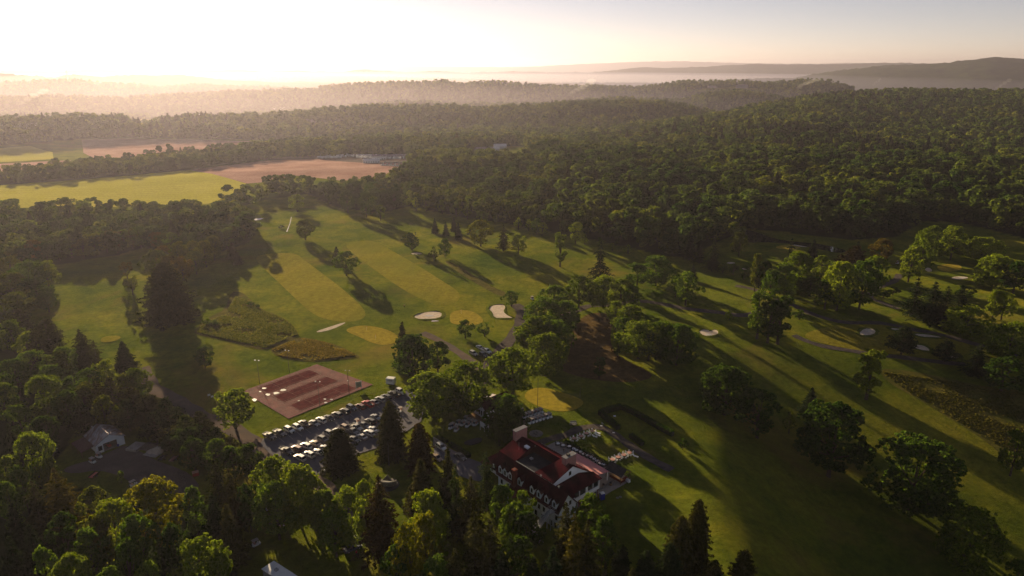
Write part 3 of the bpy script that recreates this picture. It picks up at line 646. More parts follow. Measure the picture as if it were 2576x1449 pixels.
    band('path', [(1338,1124),(1379,1106),(1425,1094),(1455,1079),(1492,1073),(1522,1079),(1552,1098),(1592,1126),(1639,1156),(1690,1183)], 3.4, M_PATH, 0.10, 2)
    band('road', [(355,925),(367,947),(387,977),(427,997),(467,1022),(520,1053),(567,1069),(600,1089),(633,1109),(660,1130),(700,1160),(745,1185),(790,1208),(815,1228),(840,1262),(865,1310)], 6.0, M_ROAD, 0.10, 3)
    sheet('parking_lot', [(655,1118),(662,1104),(750,1072),(850,1037),(950,1002),(1010,980),(1040,985),(1070,1010),(1060,1060),(1010,1095),(960,1124),(916,1138),(870,1152),(827,1176),(812,1197),(780,1196),(720,1168),(680,1142)], M_ASPH, 0.14, 4)
    sheet('yard', BL((470,660),(520,620),(700,570),(900,480),(940,462),(1060,510),(1180,580),(1300,620),(1440,680),(1520,790),(1420,850),(1330,850),(1240,800),(1000,750),(900,690),(740,650),(560,680)), M_DIRT, 0.10, 3, 1)
    sheet('driveway', BM((690,420),(760,460),(900,530),(960,560),(1040,590),(1110,640),(1060,740),(960,720),(880,690),(840,620),(700,520)), M_ASPH, 0.12, 3)
    # parking bay lines
    b = MB()
    for k in range(14):
        t = k / 13; x = 700 + t * 285; y = 1101 - t * 101
        p = at(x, y); q = at(x + 11, y + 9); d = (q - p); d.z = 0; d.normalize(); s = Vector((-d.y, d.x, 0)) * .06; e = p + d * 4.8
        b.add([(v.x, v.y, gh(v.x, v.y) + 0.175) for v in (p - s, e - s, e + s, p + s)], [(0, 1, 2, 3)])
    tag(b.build('bay_lines', plain('line_paint', (0.30, 0.30, 0.30), 0.8)), kind='structure')
def tall_grass(name, pix, n, label, seed, h=0.9, cols=((0.05, 0.075, 0.02), (0.17, 0.14, 0.05)), clump=True):
    rs = np.random.RandomState(seed); W = [at(x, y) for x, y in pix]; P = [(p.x, p.y) for p in W]
    xs = [p[0] for p in P]; ys = [p[1] for p in P]; C = []
    x = rs.uniform(min(xs), max(xs), n * 3); y = rs.uniform(min(ys), max(ys), n * 3); k = inpolyv(x, y, P)
    if clump:
        f = np.sin(x / 3.1 + 1.7 * np.sin(y / 4.7)) + np.sin(y / 2.6 + x / 7) + 0.6 * rs.randn(len(x)); k &= f > -.6
    x, y = x[k][:n], y[k][:n]; z = ghv(x, y) + 0.3
    big = h * (0.5 + rs.rand(len(x)) * 1.2); C = np.stack([x, y, z - .25 + big * 0.3], 1)
    NN = unit(np.stack([rs.randn(len(x)), rs.randn(len(x)), 0.5 + 0 * x], 1)); V, F = quads(C, NN, 0.42, rs, 0.8)
    o = obj(name, mesh(name, V, F, [leafmat(name, cols[0], cols[1], use_color=False)])); return tag(o, label, 'grass', kind='stuff')
# ================================================================== vehicles and small things
def paintmat():
    m, t, o = mat('vehicle_paint'); oi = N(t, 'ShaderNodeObjectInfo'); b = N(t, 'ShaderNodeBsdfPrincipled')
    c = mixc(t, 1.0, oi.outputs['Color'], ramp(t, noise(t, 1.5, 5, pos(t)), [(0.3, (0.82, 0.82, 0.82)), (0.7, (1.05, 1.04, 1.0))]), 'MULTIPLY')
    t.links.new(c, b.inputs['Base Color']); b.inputs['Roughness'].default_value = 0.32; b.inputs['Coat Weight'].default_value = 0.6; b.inputs['Coat Roughness'].default_value = 0.12; b.inputs['Metallic'].default_value = 0.15
    t.links.new(b.outputs[0], o.inputs[0]); return m
M_PAINT = paintmat()
M_GLASS = plain('dark_glass', (0.02, 0.024, 0.03), 0.08, spec=0.6)
M_TYRE = plain('tyre', (0.025, 0.025, 0.026), 0.85); M_RIM = plain('rim', (0.35, 0.35, 0.36), 0.35, 0.7)
M_BLACK = plain('black_plastic', (0.02, 0.02, 0.022), 0.6); M_LAMP = plain('headlight_lens', (0.7, 0.7, 0.68), 0.15); M_TAIL = plain('tail_lens', (0.35, 0.015, 0.012), 0.2)
M_WHITE = surf('white_paint', [(0.3, (0.66, 0.66, 0.66)), (0.7, (0.80, 0.80, 0.79))], scale=0.7, rough=0.6, bmp=0.08, bscale=6)
M_GREY = plain('grey_metal', (0.33, 0.34, 0.36), 0.45, 0.5); M_WOOD = surf('timber', [(0.3, (0.16, 0.10, 0.06)), (0.7, (0.26, 0.17, 0.10))], scale=1.5, bmp=0.4, stretch=((1, 6, 1), 0.3))
M_STONE = surf('fieldstone', [(0.3, (0.13, 0.12, 0.115)), (0.7, (0.30, 0.28, 0.26))], scale=1.8, bmp=0.8, bscale=5)
M_POLE = plain('weathered_pole', (0.10, 0.085, 0.07), 0.8); M_RED = plain('faded_red', (0.42, 0.06, 0.045), 0.5); M_BLUE = plain('blue_plastic', (0.02, 0.035, 0.30), 0.4)
M_TABLE = plain('table_top', (0.42, 0.22, 0.17), 0.5); M_SKIN = plain('skin', (0.50, 0.30, 0.22), 0.6); M_HAIR = plain('hair', (0.05, 0.035, 0.025), 0.8)
def cloth():
    m, t, o = mat('clothing'); oi = N(t, 'ShaderNodeObjectInfo'); b = N(t, 'ShaderNodeBsdfDiffuse'); t.links.new(oi.outputs['Color'], b.inputs[0]); t.links.new(b.outputs[0], o.inputs[0]); return m
M_CLOTH = cloth()
def copies(o, color=None, parent=None):
    c = o.copy(); COL.objects.link(c)
    if parent: c.parent = parent
    if color: c.color = (*color, 1)
    for ch in KIDS.get(o.name, ()): copies(ch, color, c)
    return c
def paint_tree(o, color):
    o.color = (*color, 1)
    for ch in KIDS.get(o.name, ()): paint_tree(ch, color)
class Kind:
    """first placing uses the original, later ones are copies of the thing and its parts"""
    def __init__(s, root): s.root = root; s.used = False; index_kids()
    def put(s, loc, rz, label, group=None, color=None, sc=None, cat=None):
        r = copies(s.root, color) if s.used else s.root
        if not s.used and color: paint_tree(r, color)
        s.used = True; r.location = loc; r.rotation_euler = (0, 0, rz); r['label'] = label
        if group: r['group'] = group
        if cat: r['category'] = cat
        if sc: r.scale = sc
        return r
def wheels(root, xs, y, r=0.34, wd=0.24):
    for x in xs:
        for sgn in (1, -1):
            b = MB(); n = 12
            ring = [(x + r * math.cos(2 * math.pi * q / n), r + r * math.sin(2 * math.pi * q / n)) for q in range(n)]
            v = [(a, sgn * (y - wd), c) for a, c in ring] + [(a, sgn * y, c) for a, c in ring]
            b.add(v, [tuple(range(n)) if sgn > 0 else tuple(range(n))[::-1], tuple(range(n, 2 * n))[::-1] if sgn > 0 else tuple(range(n, 2 * n))] + [(q, q + n, (q + 1) % n + n, (q + 1) % n) for q in range(n)])
            wl = b.build('wheel', M_TYRE, root)
            b2 = MB(); ring = [(x + r * .6 * math.cos(2 * math.pi * q / 8), r + r * .6 * math.sin(2 * math.pi * q / 8)) for q in range(8)]
            b2.add([(a, sgn * (y + 0.012), c) for a, c in ring], [tuple(range(8)) if sgn < 0 else tuple(range(8))[::-1]]); b2.build('rim', M_RIM, wl)
def loft(stations, close=True):
    """stations: (x, [(y, z) half profile from bottom to top]) mirrored across y"""
    b = MB(); n = len(stations[0][1]); rows = []
    for x, pr in stations:
        full = [(x, y, z) for y, z in pr] + [(x, -y, z) for y, z in pr[::-1]]; rows.append(full)
    V = [v for r in rows for v in r]; m = 2 * n; F = []
    for i in range(len(rows) - 1):
        for k in range(m):
            a = i * m + k; c = i * m + (k + 1) % m; F.append((a, c, c + m, a + m))
    F.append(tuple(range(m))[::-1]); F.append(tuple((len(rows) - 1) * m + k for k in range(m)))
    b.add(V, F); return b
def car(kind):
    names = {'suv': 'parked_suv', 'sedan': 'parked_car', 'pickup': 'parked_pickup'}
    root = empty(names[kind], (0, 0, 0), cat={'suv': 'car', 'sedan': 'car', 'pickup': 'pickup truck'}[kind])
    L, W = {'suv': (4.8, 1.92), 'sedan': (4.8, 1.84), 'pickup': (5.8, 2.02)}[kind]; h = W / 2; hl = L / 2
    belt = {'suv': 1.08, 'sedan': 0.93, 'pickup': 1.15}[kind]; hood = {'suv': 1.05, 'sedan': 0.86, 'pickup': 1.16}[kind]; top = {'suv': 1.74, 'sedan': 1.43, 'pickup': 1.90}[kind]
    g = 0.24 if kind != 'pickup' else 0.36
    def st(x, w, z, ch=0.1): return (x, [(w * .82, g), (w * .97, g + .14), (w, z - .34), (w * .97, z - ch), (w * .86, z)])
    fr = hl; bd = st
    body = loft([st(-hl, h * .82, belt - .16), st(-hl + .12, h * .95, belt - .04), st(-hl + .7, h, belt), st(-.3, h, belt), st(hl * .34, h, belt), st(hl * .42, h * .99, hood + .02), st(hl - .5, h * .95, hood - .06), st(hl - .12, h * .86, hood - .2), st(hl, h * .74, hood - .36)])
    bo = body.build('body', M_PAINT, root)
    x0, x1, x2, x3 = {'suv': (-hl + .1, -hl + .55, .35, 1.2), 'sedan': (-hl + .75, -hl + 1.55, .25, 1.15), 'pickup': (-.75, -.55, .75, 1.45)}[kind]
    def gl(x, w, z): return (x, [(w, belt - .06), (w, belt + .02), (w * .9, belt + (z - belt) * .6), (w * .84, z - .03), (w * .78, z)])
    zz = top
    cab = MB(); yb, yt = h * .93, h * .74
    cab.add([(x0, -yb, belt - .03), (x3, -yb, belt - .03), (x3, yb, belt - .03), (x0, yb, belt - .03), (x1, -yt, zz - .04), (x2, -yt, zz - .04), (x2, yt, zz - .04), (x1, yt, zz - .04)], [(0, 1, 5, 4), (1, 2, 6, 5), (2, 3, 7, 6), (3, 0, 4, 7), (4, 5, 6, 7)])
    cab.build('windows', M_GLASS, root)
    rf = MB(); rf.add([(x1 - .05, -yt - .03, zz - .06), (x2 + .08, -yt - .03, zz - .06), (x2 + .08, yt + .03, zz - .06), (x1 - .05, yt + .03, zz - .06), (x1 + .1, -yt * .8, zz + .02), (x2 - .1, -yt * .8, zz + .02), (x2 - .1, yt * .8, zz + .02), (x1 + .1, yt * .8, zz + .02)], [(0, 1, 5, 4), (1, 2, 6, 5), (2, 3, 7, 6), (3, 0, 4, 7), (4, 5, 6, 7)])
    for sy in (-1, 1):                                    # roof pillars
        for xa, xb in ((x0, x1), (x3, x2), ((x0 + x3) / 2 - .1, (x1 + x2) / 2 - .1)):
            rf.tube([(xa, sy * (yb + .01), belt - .02), (xb, sy * (yt + .01), zz - .05)], .045, 4)
    rf.build('roof', M_PAINT, root)
    if kind == 'pickup':
        MB().box(-hl + .14, -h * .8, belt - .05, -.9, h * .8, belt + .012).build('bed', M_BLACK, root)
        rl = MB()
        for sy in (-1, 1): rl.box(-hl + .08, sy * h * .9 - .06, belt - .02, -.78, sy * h * .9 + .06, belt + .12)
        rl.box(-hl + .02, -h * .86, belt - .02, -hl + .1, h * .86, belt + .12); rl.build('bed_rail', M_PAINT, root)
    wheels(root, (-hl * .6, hl * .62), h * 1.0, .36 if kind != 'sedan' else .33)
    for sy in (-1, 1):
        MB().box(hl - .16, sy * h * .62 - .16, hood - .36, hl + .02, sy * h * .62 + .16, hood - .2).build('headlight', M_LAMP, root)
        MB().box(-hl - .02, sy * h * .72 - .1, belt - .4, -hl + .1, sy * h * .72 + .12, belt - .12).build('tail_light', M_TAIL, root)
        MB().box(x3 - .2, sy * h - .02 * sy, belt - .02, x3 - .02, sy * (h + .17), belt + .14).build('mirror', M_BLACK, root)
    MB().box(hl - .05, -h * .4, g + .06, hl + .03, h * .4, hood - .3).build('grille', M_BLACK, root)
    return root
def cart():
    root = empty('golf_cart', (0, 0, 0), cat='golf cart')
    loft([(-1.15, [(.5, .25), (.56, .34), (.56, .6), (.52, .74), (.4, .78)]), (-.6, [(.56, .25), (.6, .3), (.6, .6), (.56, .78), (.4, .8)]), (-.5, [(.56, .22), (.58, .26), (.58, .3), (.56, .34), (.4, .36)]),
          (.45, [(.56, .22), (.58, .26), (.58, .3), (.56, .34), (.4, .36)]), (.6, [(.54, .25), (.58, .3), (.58, .6), (.54, .84), (.4, .9)]), (1.15, [(.44, .28), (.48, .34), (.48, .5), (.44, .62), (.34, .66)])]).build('body', M_WHITE, root)
    MB().box(-.62, -.55, .78, -.08, .55, .94).build('seat', M_TABLE, root); MB().box(-.74, -.55, .95, -.6, .55, 1.38).build('backrest', M_TABLE, root)
    r = MB(); r.box(-1.0, -.62, 1.82, .72, .62, 1.88, tx=.06, ty=.06); r.build('roof', plain('cart_roof', (.40, .35, .32), .7, spec=0), root)
    for sx, ex in ((.62, .5), (-.82, -.8)):
        for sy in (-1, 1): MB().tube([(sx, sy * .52, .75), (ex, sy * .55, 1.83)], .025, 4).build('roof_post', M_BLACK, root)
    MB().add([(.66, -.5, .88), (.66, .5, .88), (.52, .5, 1.8), (.52, -.5, 1.8)], [(0, 1, 2, 3)]).build('windshield', plain('tinted_screen', (.10, .11, .12), .15), root)
    MB().box(-1.35, -.42, .5, -1.16, .42, 1.0).build('bag_rack', M_BLACK, root)
    MB().tube([(.5, .25, .8), (.25, .25, 1.05)], .02, 4).build('steering_column', M_BLACK, root)
    wheels(root, (-.8, .82), .6, .22, .2); return root
def sdir(x, y, vx, vy):
    a = at(x - vx / 2, y - vy / 2); b = at(x + vx / 2, y + vy / 2); d = b - a; return math.atan2(d.y, d.x)
C_W, C_S, C_G, C_K, C_R, C_M, C_T, C_B = (.72, .73, .74), (.38, .38, .38), (.11, .115, .12), (.018, .018, .02), (.40, .02, .02), (.10, .012, .015), (.34, .25, .18), (.05, .07, .13)
CN = {C_W: 'white', C_S: 'silver', C_G: 'grey', C_K: 'black', C_R: 'bright red', C_M: 'maroon', C_T: 'tan', C_B: 'dark blue'}
def vehicles():
    K = {k: Kind(car(k)) for k in ('suv', 'sedan', 'pickup')}; kn = {'suv': 'SUV', 'sedan': 'sedan', 'pickup': 'pickup truck'}
    rows = [('row beside the courts', [('pickup',525,1050,C_K,1),('pickup',650,1010,C_G,1),('suv',772,968,C_W,1),('suv',878,938,C_W,1),('pickup',965,895,C_K,-1),('sedan',1090,880,C_S,1),('suv',1175,843,C_W,-1),('sedan',1275,815,C_K,1),('suv',1378,775,C_G,-1),('suv',1478,730,C_K,-1),
             ('suv',1562,688,C_B,1),('suv',1670,672,C_M,-1),('pickup',1765,640,C_R,-1),('sedan',1850,612,C_G,-1),('suv',1925,578,C_S,-1),('suv',2003,548,C_K,-1),('pickup',2098,515,C_K,-1),('suv',2180,478,C_W,1)]),
            ('middle row of the lot', [('pickup',740,1240,C_K,1),('suv',870,1208,C_M,-1),('suv',985,1172,C_W,-1),('sedan',1100,1138,C_T,-1),('suv',1205,1092,C_G,1),('suv',1290,1018,C_S,1),('sedan',1392,985,C_W,1),('suv',1490,945,C_T,1),('pickup',1575,990,C_G,1),('pickup',1622,938,C_S,1),
             ('sedan',1722,905,C_G,1),('suv',1800,860,C_K,-1),('sedan',1868,805,C_S,1)]),
            ('row nearest the camera', [('suv',908,1322,C_W,-1),('suv',1022,1280,C_W,-1),('sedan',1135,1245,C_W,-1),('sedan',1215,1195,C_S,-1),('sedan',1600,1085,C_G,1),('sedan',1692,1052,C_S,-1),('suv',1785,1008,C_W,-1),('sedan',1832,955,C_W,-1)])]
    for rn, L in rows:
        for k, (kd, X, Y, c, f) in enumerate(L):
            ((x, y),) = Z4((X, Y)); rz = sdir(x, y, 18, 8.6) + (math.pi if f < 0 else 0)
            K[kd].put(at(x, y) + Vector((0, 0, .16)), rz, '%s %s, %s vehicle from the left in the %s' % (CN[c], kn[kd], ORDN[k], rn), 'cars in the parking lot', c)
    def one(kd, p, v, c, lab, grp, cat=None, f=1): K[kd].put(at(*p) + Vector((0, 0, .05)), sdir(p[0], p[1], *v) + (math.pi if f < 0 else 0), lab, grp, c)
    g = 'cars parked on the grass by the path fork'
    q = crop(1162.8, 856.1, 22.4)
    for kd, X, Y, c, lab, vv in (('sedan',1010,480,C_W,'pale sedan, farthest of the four cars on the grass',(18,10)), ('suv',630,810,C_S,'silver car standing alone on the left of the four on the grass',(18,9)),
                             ('pickup',1370,690,C_W,'white pickup beside the big maple, rightmost of four on the grass',(18,9)), ('suv',1190,900,C_K,'black SUV, nearest of the four cars on the grass',(18,9))):
        ((x, y),) = q((X, Y)); one(kd, (x, y), vv, c, lab, g)
    Q = crop(613.3, 1201.1, 6.71)
    for kd, X, Y, c, lab in (('suv',1510,950,C_G,'grey SUV half hidden under foliage at the bottom'), ('suv',1790,1105,C_K,'black SUV parked in the dark under the bottom trees'), ('sedan',1840,1220,C_B,'dark sedan, lowest of the cars parked under the bottom trees')):
        ((x, y),) = Q((X, Y)); one(kd, (x, y), (18, -8), c, lab, 'cars under the trees at the bottom')
    for kd, X, Y, c, lab in (('suv',200,1110,C_W,'white SUV on the clubhouse drive by the low wall'), ('sedan',610,1310,C_G,'grey sedan on the clubhouse drive beside the long hedge'), ('sedan',110,1330,C_T,'tan car on the clubhouse drive, half behind a conifer')):
        ((x, y),) = Z8((X, Y)); one(kd, (x, y), (18, 12), c, lab, 'cars on the clubhouse drive')
    # sales yard far off
    n = 0
    for r in range(3):
        for k in range(13):
            ((x, y),) = ZF((1620 + k * 42 + r * 45, 388 - r * 30 - k * 0.5 + k * 2.2))
            c = (C_W, C_S, C_K, C_W, C_R, C_G)[(k * 3 + r) % 6]
            K['suv' if (k + r) % 3 else 'sedan'].put(at(x, y) + Vector((0, 0, .3)), math.radians(75 + rnd.uniform(-4, 4)), '%s car, %s from the left in %s row of the distant vehicle yard' % (CN[c], ORDN[k], ('near', 'middle', 'back')[r]), 'cars in the distant vehicle yard', c)
    C = Kind(cart()); g = 'golf carts parked in rows by the putting green'
    low = [(2005,605),(2065,585),(2137,563),(2210,538),(2280,517),(2352,495),(2440,470),(2512,448)]; up = [(1955,478),(2020,455),(2095,430),(2172,402),(2252,375),(2330,350)]
    for nm, L in (('near', low), ('far', up)):
        for k, (X, Y) in enumerate(L):
            ((x, y),) = Z8((X - 25, Y + 2)); C.put(at(x, y) + Vector((0, 0, .05)), sdir(x, y, 14, 8) + rnd.uniform(-.05, .05), 'white-roofed golf cart, %s from the left in the %s row by the putting green' % (ORDN[k], nm), g)
    C.put(at(*Z8((1895, 345))[0]) + Vector((0, 0, .05)), sdir(1310, 1040, 14, 8), 'golf cart standing alone behind the left end of the rows', g)
    for k, (X, Y) in enumerate([(915,620),(845,595),(755,648),(780,575),(720,525),(520,740),(440,670),(400,690),(560,610),(650,620)]):
        C.put(at(*Z8((X, Y))[0]) + Vector((0, 0, .05)), sdir(1170, 1070, -14, 10) + rnd.uniform(-.3, .3), 'golf cart under the tree by the cart shed, %s from the left' % ORDN[sorted([915,845,755,780,720,520,440,400,560,650]).index(X)], 'golf carts left of the cart shed')
    for k, (X, Y) in enumerate([(80,350),(120,510),(215,425),(380,350),(420,215),(520,215),(660,100),(935,200),(900,80)]):
        C.put(at(*Z5((X, Y + 30))[0]) + Vector((0, 0, .05)), rnd.uniform(0, 6), 'golf cart glimpsed through the big maples above the cart shed, %s from the left' % ORDN[k if k < 7 else 15 - k], 'golf carts under the maples')
    for X, Y, a, lab in ((340,560,(14,7),'golf cart with blue screen under the bottom left maple'), (640,880,(14,-5),'golf cart in deep shade just right of the lowest trunk'), (1180,790,(5,8),'golf cart with glossy white canopy between two maples'), (210,1150,(14,-7),'golf cart alone on the dark lawn at the bottom')):
        C.put(at(*Q((X, Y))[0]) + Vector((0, 0, .05)), sdir(*Q((X, Y))[0], *a), lab, 'golf carts on the lower lawn')
    for X, Y, lab in ((705,770,'white-roofed cart nearest the equipment shed door'), (570,880,'white-roofed cart on the gravel in front of the shed lean-to')):
        C.put(at(*ZS((X, Y))[0]) + Vector((0, 0, .12)), sdir(*ZS((X, Y))[0], 14, 5), lab, 'carts at the equipment shed')
    C.put(at(*Z4((1625, 870))[0]) + Vector((0, 0, .16)), sdir(897, 1067, -14, 8), 'golf cart driving between the parked rows', 'golf carts in the lot')
    C.put(at(*Z4((2175, 720))[0]) + Vector((0, 0, .16)), sdir(1005, 1037, -14, 8), 'golf cart with brown roof at the far end of the lot', 'golf carts in the lot')
    C.put(at(1339, 754) + Vector((0, 0, .05)), sdir(1339, 754, 10, 6), 'lone dark golf cart on the far fairway beyond the maples')
    C.put(at(*BL((1008, 772))[0]) + Vector((0, 0, .1)), 1.0, 'white-topped cart at the lower edge of the gravel yard')
    C.put(at(*MR((1620, 350))[0]) + Vector((0, 0, .05)), 0.6, 'small golf cart beside the path behind the right maples')
ORDN = ['first', 'second', 'third', 'fourth', 'fifth', 'sixth', 'seventh', 'eighth', 'ninth', 'tenth', 'eleventh', 'twelfth', 'thirteenth', 'fourteenth', 'fifteenth', 'sixteenth', 'seventeenth', 'eighteenth', 'nineteenth', 'twentieth'] + ['twenty-first', 'twenty-second', 'twenty-third', 'twenty-fourth', 'twenty-fifth', 'twenty-sixth', 'twenty-seventh', 'twenty-eighth', 'twenty-ninth', 'thirtieth']
# ------------------------------------------------------------------ poles, boards, yard things
def pole_h(x, yb, yt): p = at(x, yb); u, d, e = ray(x, yt); return p, CAMH + e * math.hypot(p.x, p.y) / math.hypot(u, d) - p.z
def lightpole(x, yb, yt, label, group, heads=2, r=.11):
    p, h = pole_h(x, yb, yt); root = empty('light_pole', p, rnd.uniform(-.3, .3), label, 'light pole', group)
    MB().tube([(0, 0, -.3), (0, 0, h)], [r, r * .6], 7).build('pole', M_POLE, root)
    if heads:
        MB().tube([(-.9, 0, h - .25), (.9, 0, h - .25)], .04, 4).build('crossarm', M_POLE, root)
        for s in (-.8, .8)[:heads]: MB().box(s - .22, -.18, h - .22, s + .22, .22, h + .05, tx=.05, ty=.05).build('floodlight', M_GREY, root)
def minor():
    g = 'tall light poles round the tennis courts'
    for x, yb, yt, l in (*[(a[0][0], a[0][1], a[1][1], l) for a, l in ((Z4((395,362),(395,55)),'tall light pole at the left corner of the courts'), (Z4((772,226),(760,-70)),'tall light pole at the back edge of the courts, the tallest'), (Z4((1160,668),(1145,325)),'light pole on the near side of the courts'), (Z4((1532,512),(1512,185)),'twin-headed light pole at the right of the courts'))],): lightpole(x, yb, yt, l, g)
    (a, b) = Z4((1545, 975), (1540, 725)); lightpole(a[0], a[1], b[1], 'lamp post standing between the rows of the parking lot', None, 1, .08)
    for x, yb, yt, l in ((603, 1111, 1085, 'dark utility pole at the lot entrance'), (803, 1240, 1182, 'dark utility pole beside the road at the bottom'), (979, 1172, 1112, 'thin pole on the small lawn below the lot'), (1352.5, 1027, 951, 'tall thin pole behind the rows of golf carts'), (1459, 1001, 975, 'slim pole right of the putting green')):
        lightpole(x, yb, yt, l, None, 0, .12)
    # globe lamp on the lawn
    p = at(818, 1200); r = empty('lamp_post', p, 0, 'short post lamp with pale globe on the small lawn', 'lamp'); MB().tube([(0, 0, 0), (0, 0, 2.1)], .05, 6).build('pole', M_BLACK, r); MB().lathe([(.05, 2.05), (.22, 2.2), (.26, 2.4), (.18, 2.6), (.03, 2.66)], 10).build('globe', M_WHITE, r, True)
    # white box trailer
    p = at(984, 967); r = empty('box_trailer', p, sdir(984, 967, -14, -1.6), 'white two-axle box trailer with dark lettering beside the conifers', 'trailer')
    bx = MB().box(-1.7, -1.1, .55, 1.7, 1.1, 2.9, tx=.03, ty=.03); bx.build('box', M_WHITE, r); MB().box(-1.74, -1.14, 2.88, 1.74, 1.14, 2.98, tx=.1, ty=.1).build('roof', M_WHITE, r)
    MB().box(-1.72, -1.13, .5, 1.72, 1.13, .62).build('frame_rail', M_BLACK, r); MB().tube([(1.7, 0, .6), (2.7, 0, .5)], .06, 5).build('drawbar', M_BLACK, r)
    for q, (z0, z1, xs) in enumerate(((2.2, 2.5, 9), (1.85, 2.05, 7))):
        tx = MB(); 
        for k in range(xs):
            x = -1.15 + k * 2.3 / xs; tx.box(x, 1.105, z0, x + .16, 1.125, z1); tx.box(x, -1.125, z0, x + .16, -1.105, z1)
        tx.build('lettering', M_BLACK, r)
    for x in (-.45, .35):
        for sy in (-1, 1):
            b = MB(); n = 10; ring = [(x + .34 * math.cos(6.283 * k / n), .34 + .34 * math.sin(6.283 * k / n)) for k in range(n)]
            b.add([(a, sy * .95, c) for a, c in ring] + [(a, sy * 1.16, c) for a, c in ring], [tuple(range(n)), tuple(range(n, 2 * n))[::-1]] + [(k, k + n, (k + 1) % n + n, (k + 1) % n) for k in range(n)]); b.build('wheel', M_TYRE, r)
    # practice board at the courts
    p = at(903, 980); r = empty('board', p, sdir(903, 980, 10, -2.5), 'grey board on white posts at the edge of the courts', 'board'); MB().box(-1.2, -.05, 1.0, 1.2, .05, 3.4).build('panel', M_GREY, r)
    for s in (-1.1, 1.1): MB().box(s - .09, -.09, -.1, s + .09, .09, 3.6).build('post', M_WHITE, r)
    # white scoreboard on three posts
    p = at(*Z8((1120, 745))[0]); r = empty('notice_board', p, sdir(1219, 1085, 14, 5.5), 'white notice board on three posts beside the cart shed', 'notice board')
    MB().add([(-1.9, .05, 1.6), (-1.2, .05, 1.35), (0, .05, 1.25), (1.2, .05, 1.35), (1.9, .05, 1.5), (1.9, .05, 3.3), (0, .05, 3.0), (-1.9, .05, 3.4), (-1.9, -.05, 1.6), (-1.2, -.05, 1.35), (0, -.05, 1.25), (1.2, -.05, 1.35), (1.9, -.05, 1.5), (1.9, -.05, 3.3), (0, -.05, 3.0), (-1.9, -.05, 3.4)],
             [(0, 1, 2, 3, 4, 5, 6, 7), (15, 14, 13, 12, 11, 10, 9, 8)] + [(k, k + 8, (k + 1) % 8 + 8, (k + 1) % 8) for k in range(8)]).build('panel', M_WHITE, r)
    for s, t in ((-1.9, 3.5), (0, 3.1), (1.9, 3.4)): MB().box(s - .08, -.16, -.1, s + .08, -.06, t).build('post', M_WHITE, r)
    # folded canopy frame, bench, fire pit, planting bed
    p = at(*Z8((1260, 830))[0]); r = MB(); pts = [(-1.6, -.8, .5), (-.3, -1.2, .3), (1.2, -.9, .2), (1.6, .4, .1), (1.3, .9, 1.8), (-.2, .2, 1.4)]
    for a, b_ in ((0, 1), (1, 2), (2, 3), (3, 4), (4, 5), (5, 0), (1, 5), (2, 4)): r.tube([pts[a], pts[b_]], .05, 4)
    tag(r.build('canopy_frame', M_GREY, None, loc=p), 'collapsed pale metal canopy frame lying by the notice board', 'frame')
    p = at(1442, 1066); r = empty('bench', p, sdir(1442, 1066, 10, 0), 'grey bench on a dark pad above the curving path', 'bench')
    MB().box(-1.1, -.3, .42, 1.1, .25, .5).build('seat', M_GREY, r); MB().box(-1.1, .2, .55, 1.1, .28, 1.05).build('backrest', M_GREY, r)
    for s in (-.9, .9): MB().box(s - .05, -.28, 0, s + .05, .28, .44).build('leg', M_BLACK, r)
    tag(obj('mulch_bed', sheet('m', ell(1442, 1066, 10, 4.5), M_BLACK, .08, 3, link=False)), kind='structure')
    p = at(*Z5((1322, 828))[0]); r = empty('fire_pit', p, 0, 'round stone fire pit on a paved circle behind the clubhouse', 'fire pit')
    MB().lathe([(2.4, -.1), (2.4, .07), (0.01, .08)], 20).build('paving_ring', M_STONE, r); MB().lathe([(.9, .05), (.9, .5), (.6, .52), (.6, .2), (.01, .2)], 14).build('stone_ring', M_STONE, r)
    p = at(*Z8((885, 970))[0]); b = MB()
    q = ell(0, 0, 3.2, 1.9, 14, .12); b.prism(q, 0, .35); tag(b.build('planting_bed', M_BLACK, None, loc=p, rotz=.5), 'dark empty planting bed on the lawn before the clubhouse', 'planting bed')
    # stone monument with shrubs
    p = at(*ZM((680, 480))[0]); r = empty('stone_monument', p, sdir(975, 1218, 12, 1), 'curved stone wall with peaked timber frame on the small lawn', 'monument')
    w_ = MB(); n = 10
    for k in range(n):
        a0, a1 = math.pi * (1.12 + .76 * k / n), math.pi * (1.12 + .76 * (k + 1) / n)
        w_.prism([(2.9 * math.cos(a0), 2.9 * math.sin(a0) + 1.6), (2.9 * math.cos(a1), 2.9 * math.sin(a1) + 1.6), (2.4 * math.cos(a1), 2.4 * math.sin(a1) + 1.6), (2.4 * math.cos(a0), 2.4 * math.sin(a0) + 1.6)], 0, 1.5)
    w_.build('wall', M_STONE, r); MB().add([(-1.7, 0, 1.4), (1.2, 0, 1.4), (-.2, 0, 3.2), (-1.7, .9, 1.2), (1.2, .9, 1.2), (-.2, .8, 3.1)], [(0, 1, 2), (5, 4, 3), (0, 3, 4, 1), (1, 4, 5, 2), (2, 5, 3, 0)]).build('peak', M_STONE, r)
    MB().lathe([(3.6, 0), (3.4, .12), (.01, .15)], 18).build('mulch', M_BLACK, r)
    # white flags/markers on the path, flagsticks, golfer
    for k, (P_, l) in enumerate(((Z5((2150,732))[0],'square white marker at the bend of the lawn path'), (Z5((2305,820))[0],'square white marker along the lawn path, lower one'), (Z5((2320,606))[0],'white marker inside the hedged lawn'))):
        tag(MB().box(-.45, -.35, 0, .45, .35, .12, tx=.05, ty=.05).build('marker', M_WHITE, None, loc=at(*P_)), l, 'marker', 'white ground markers')
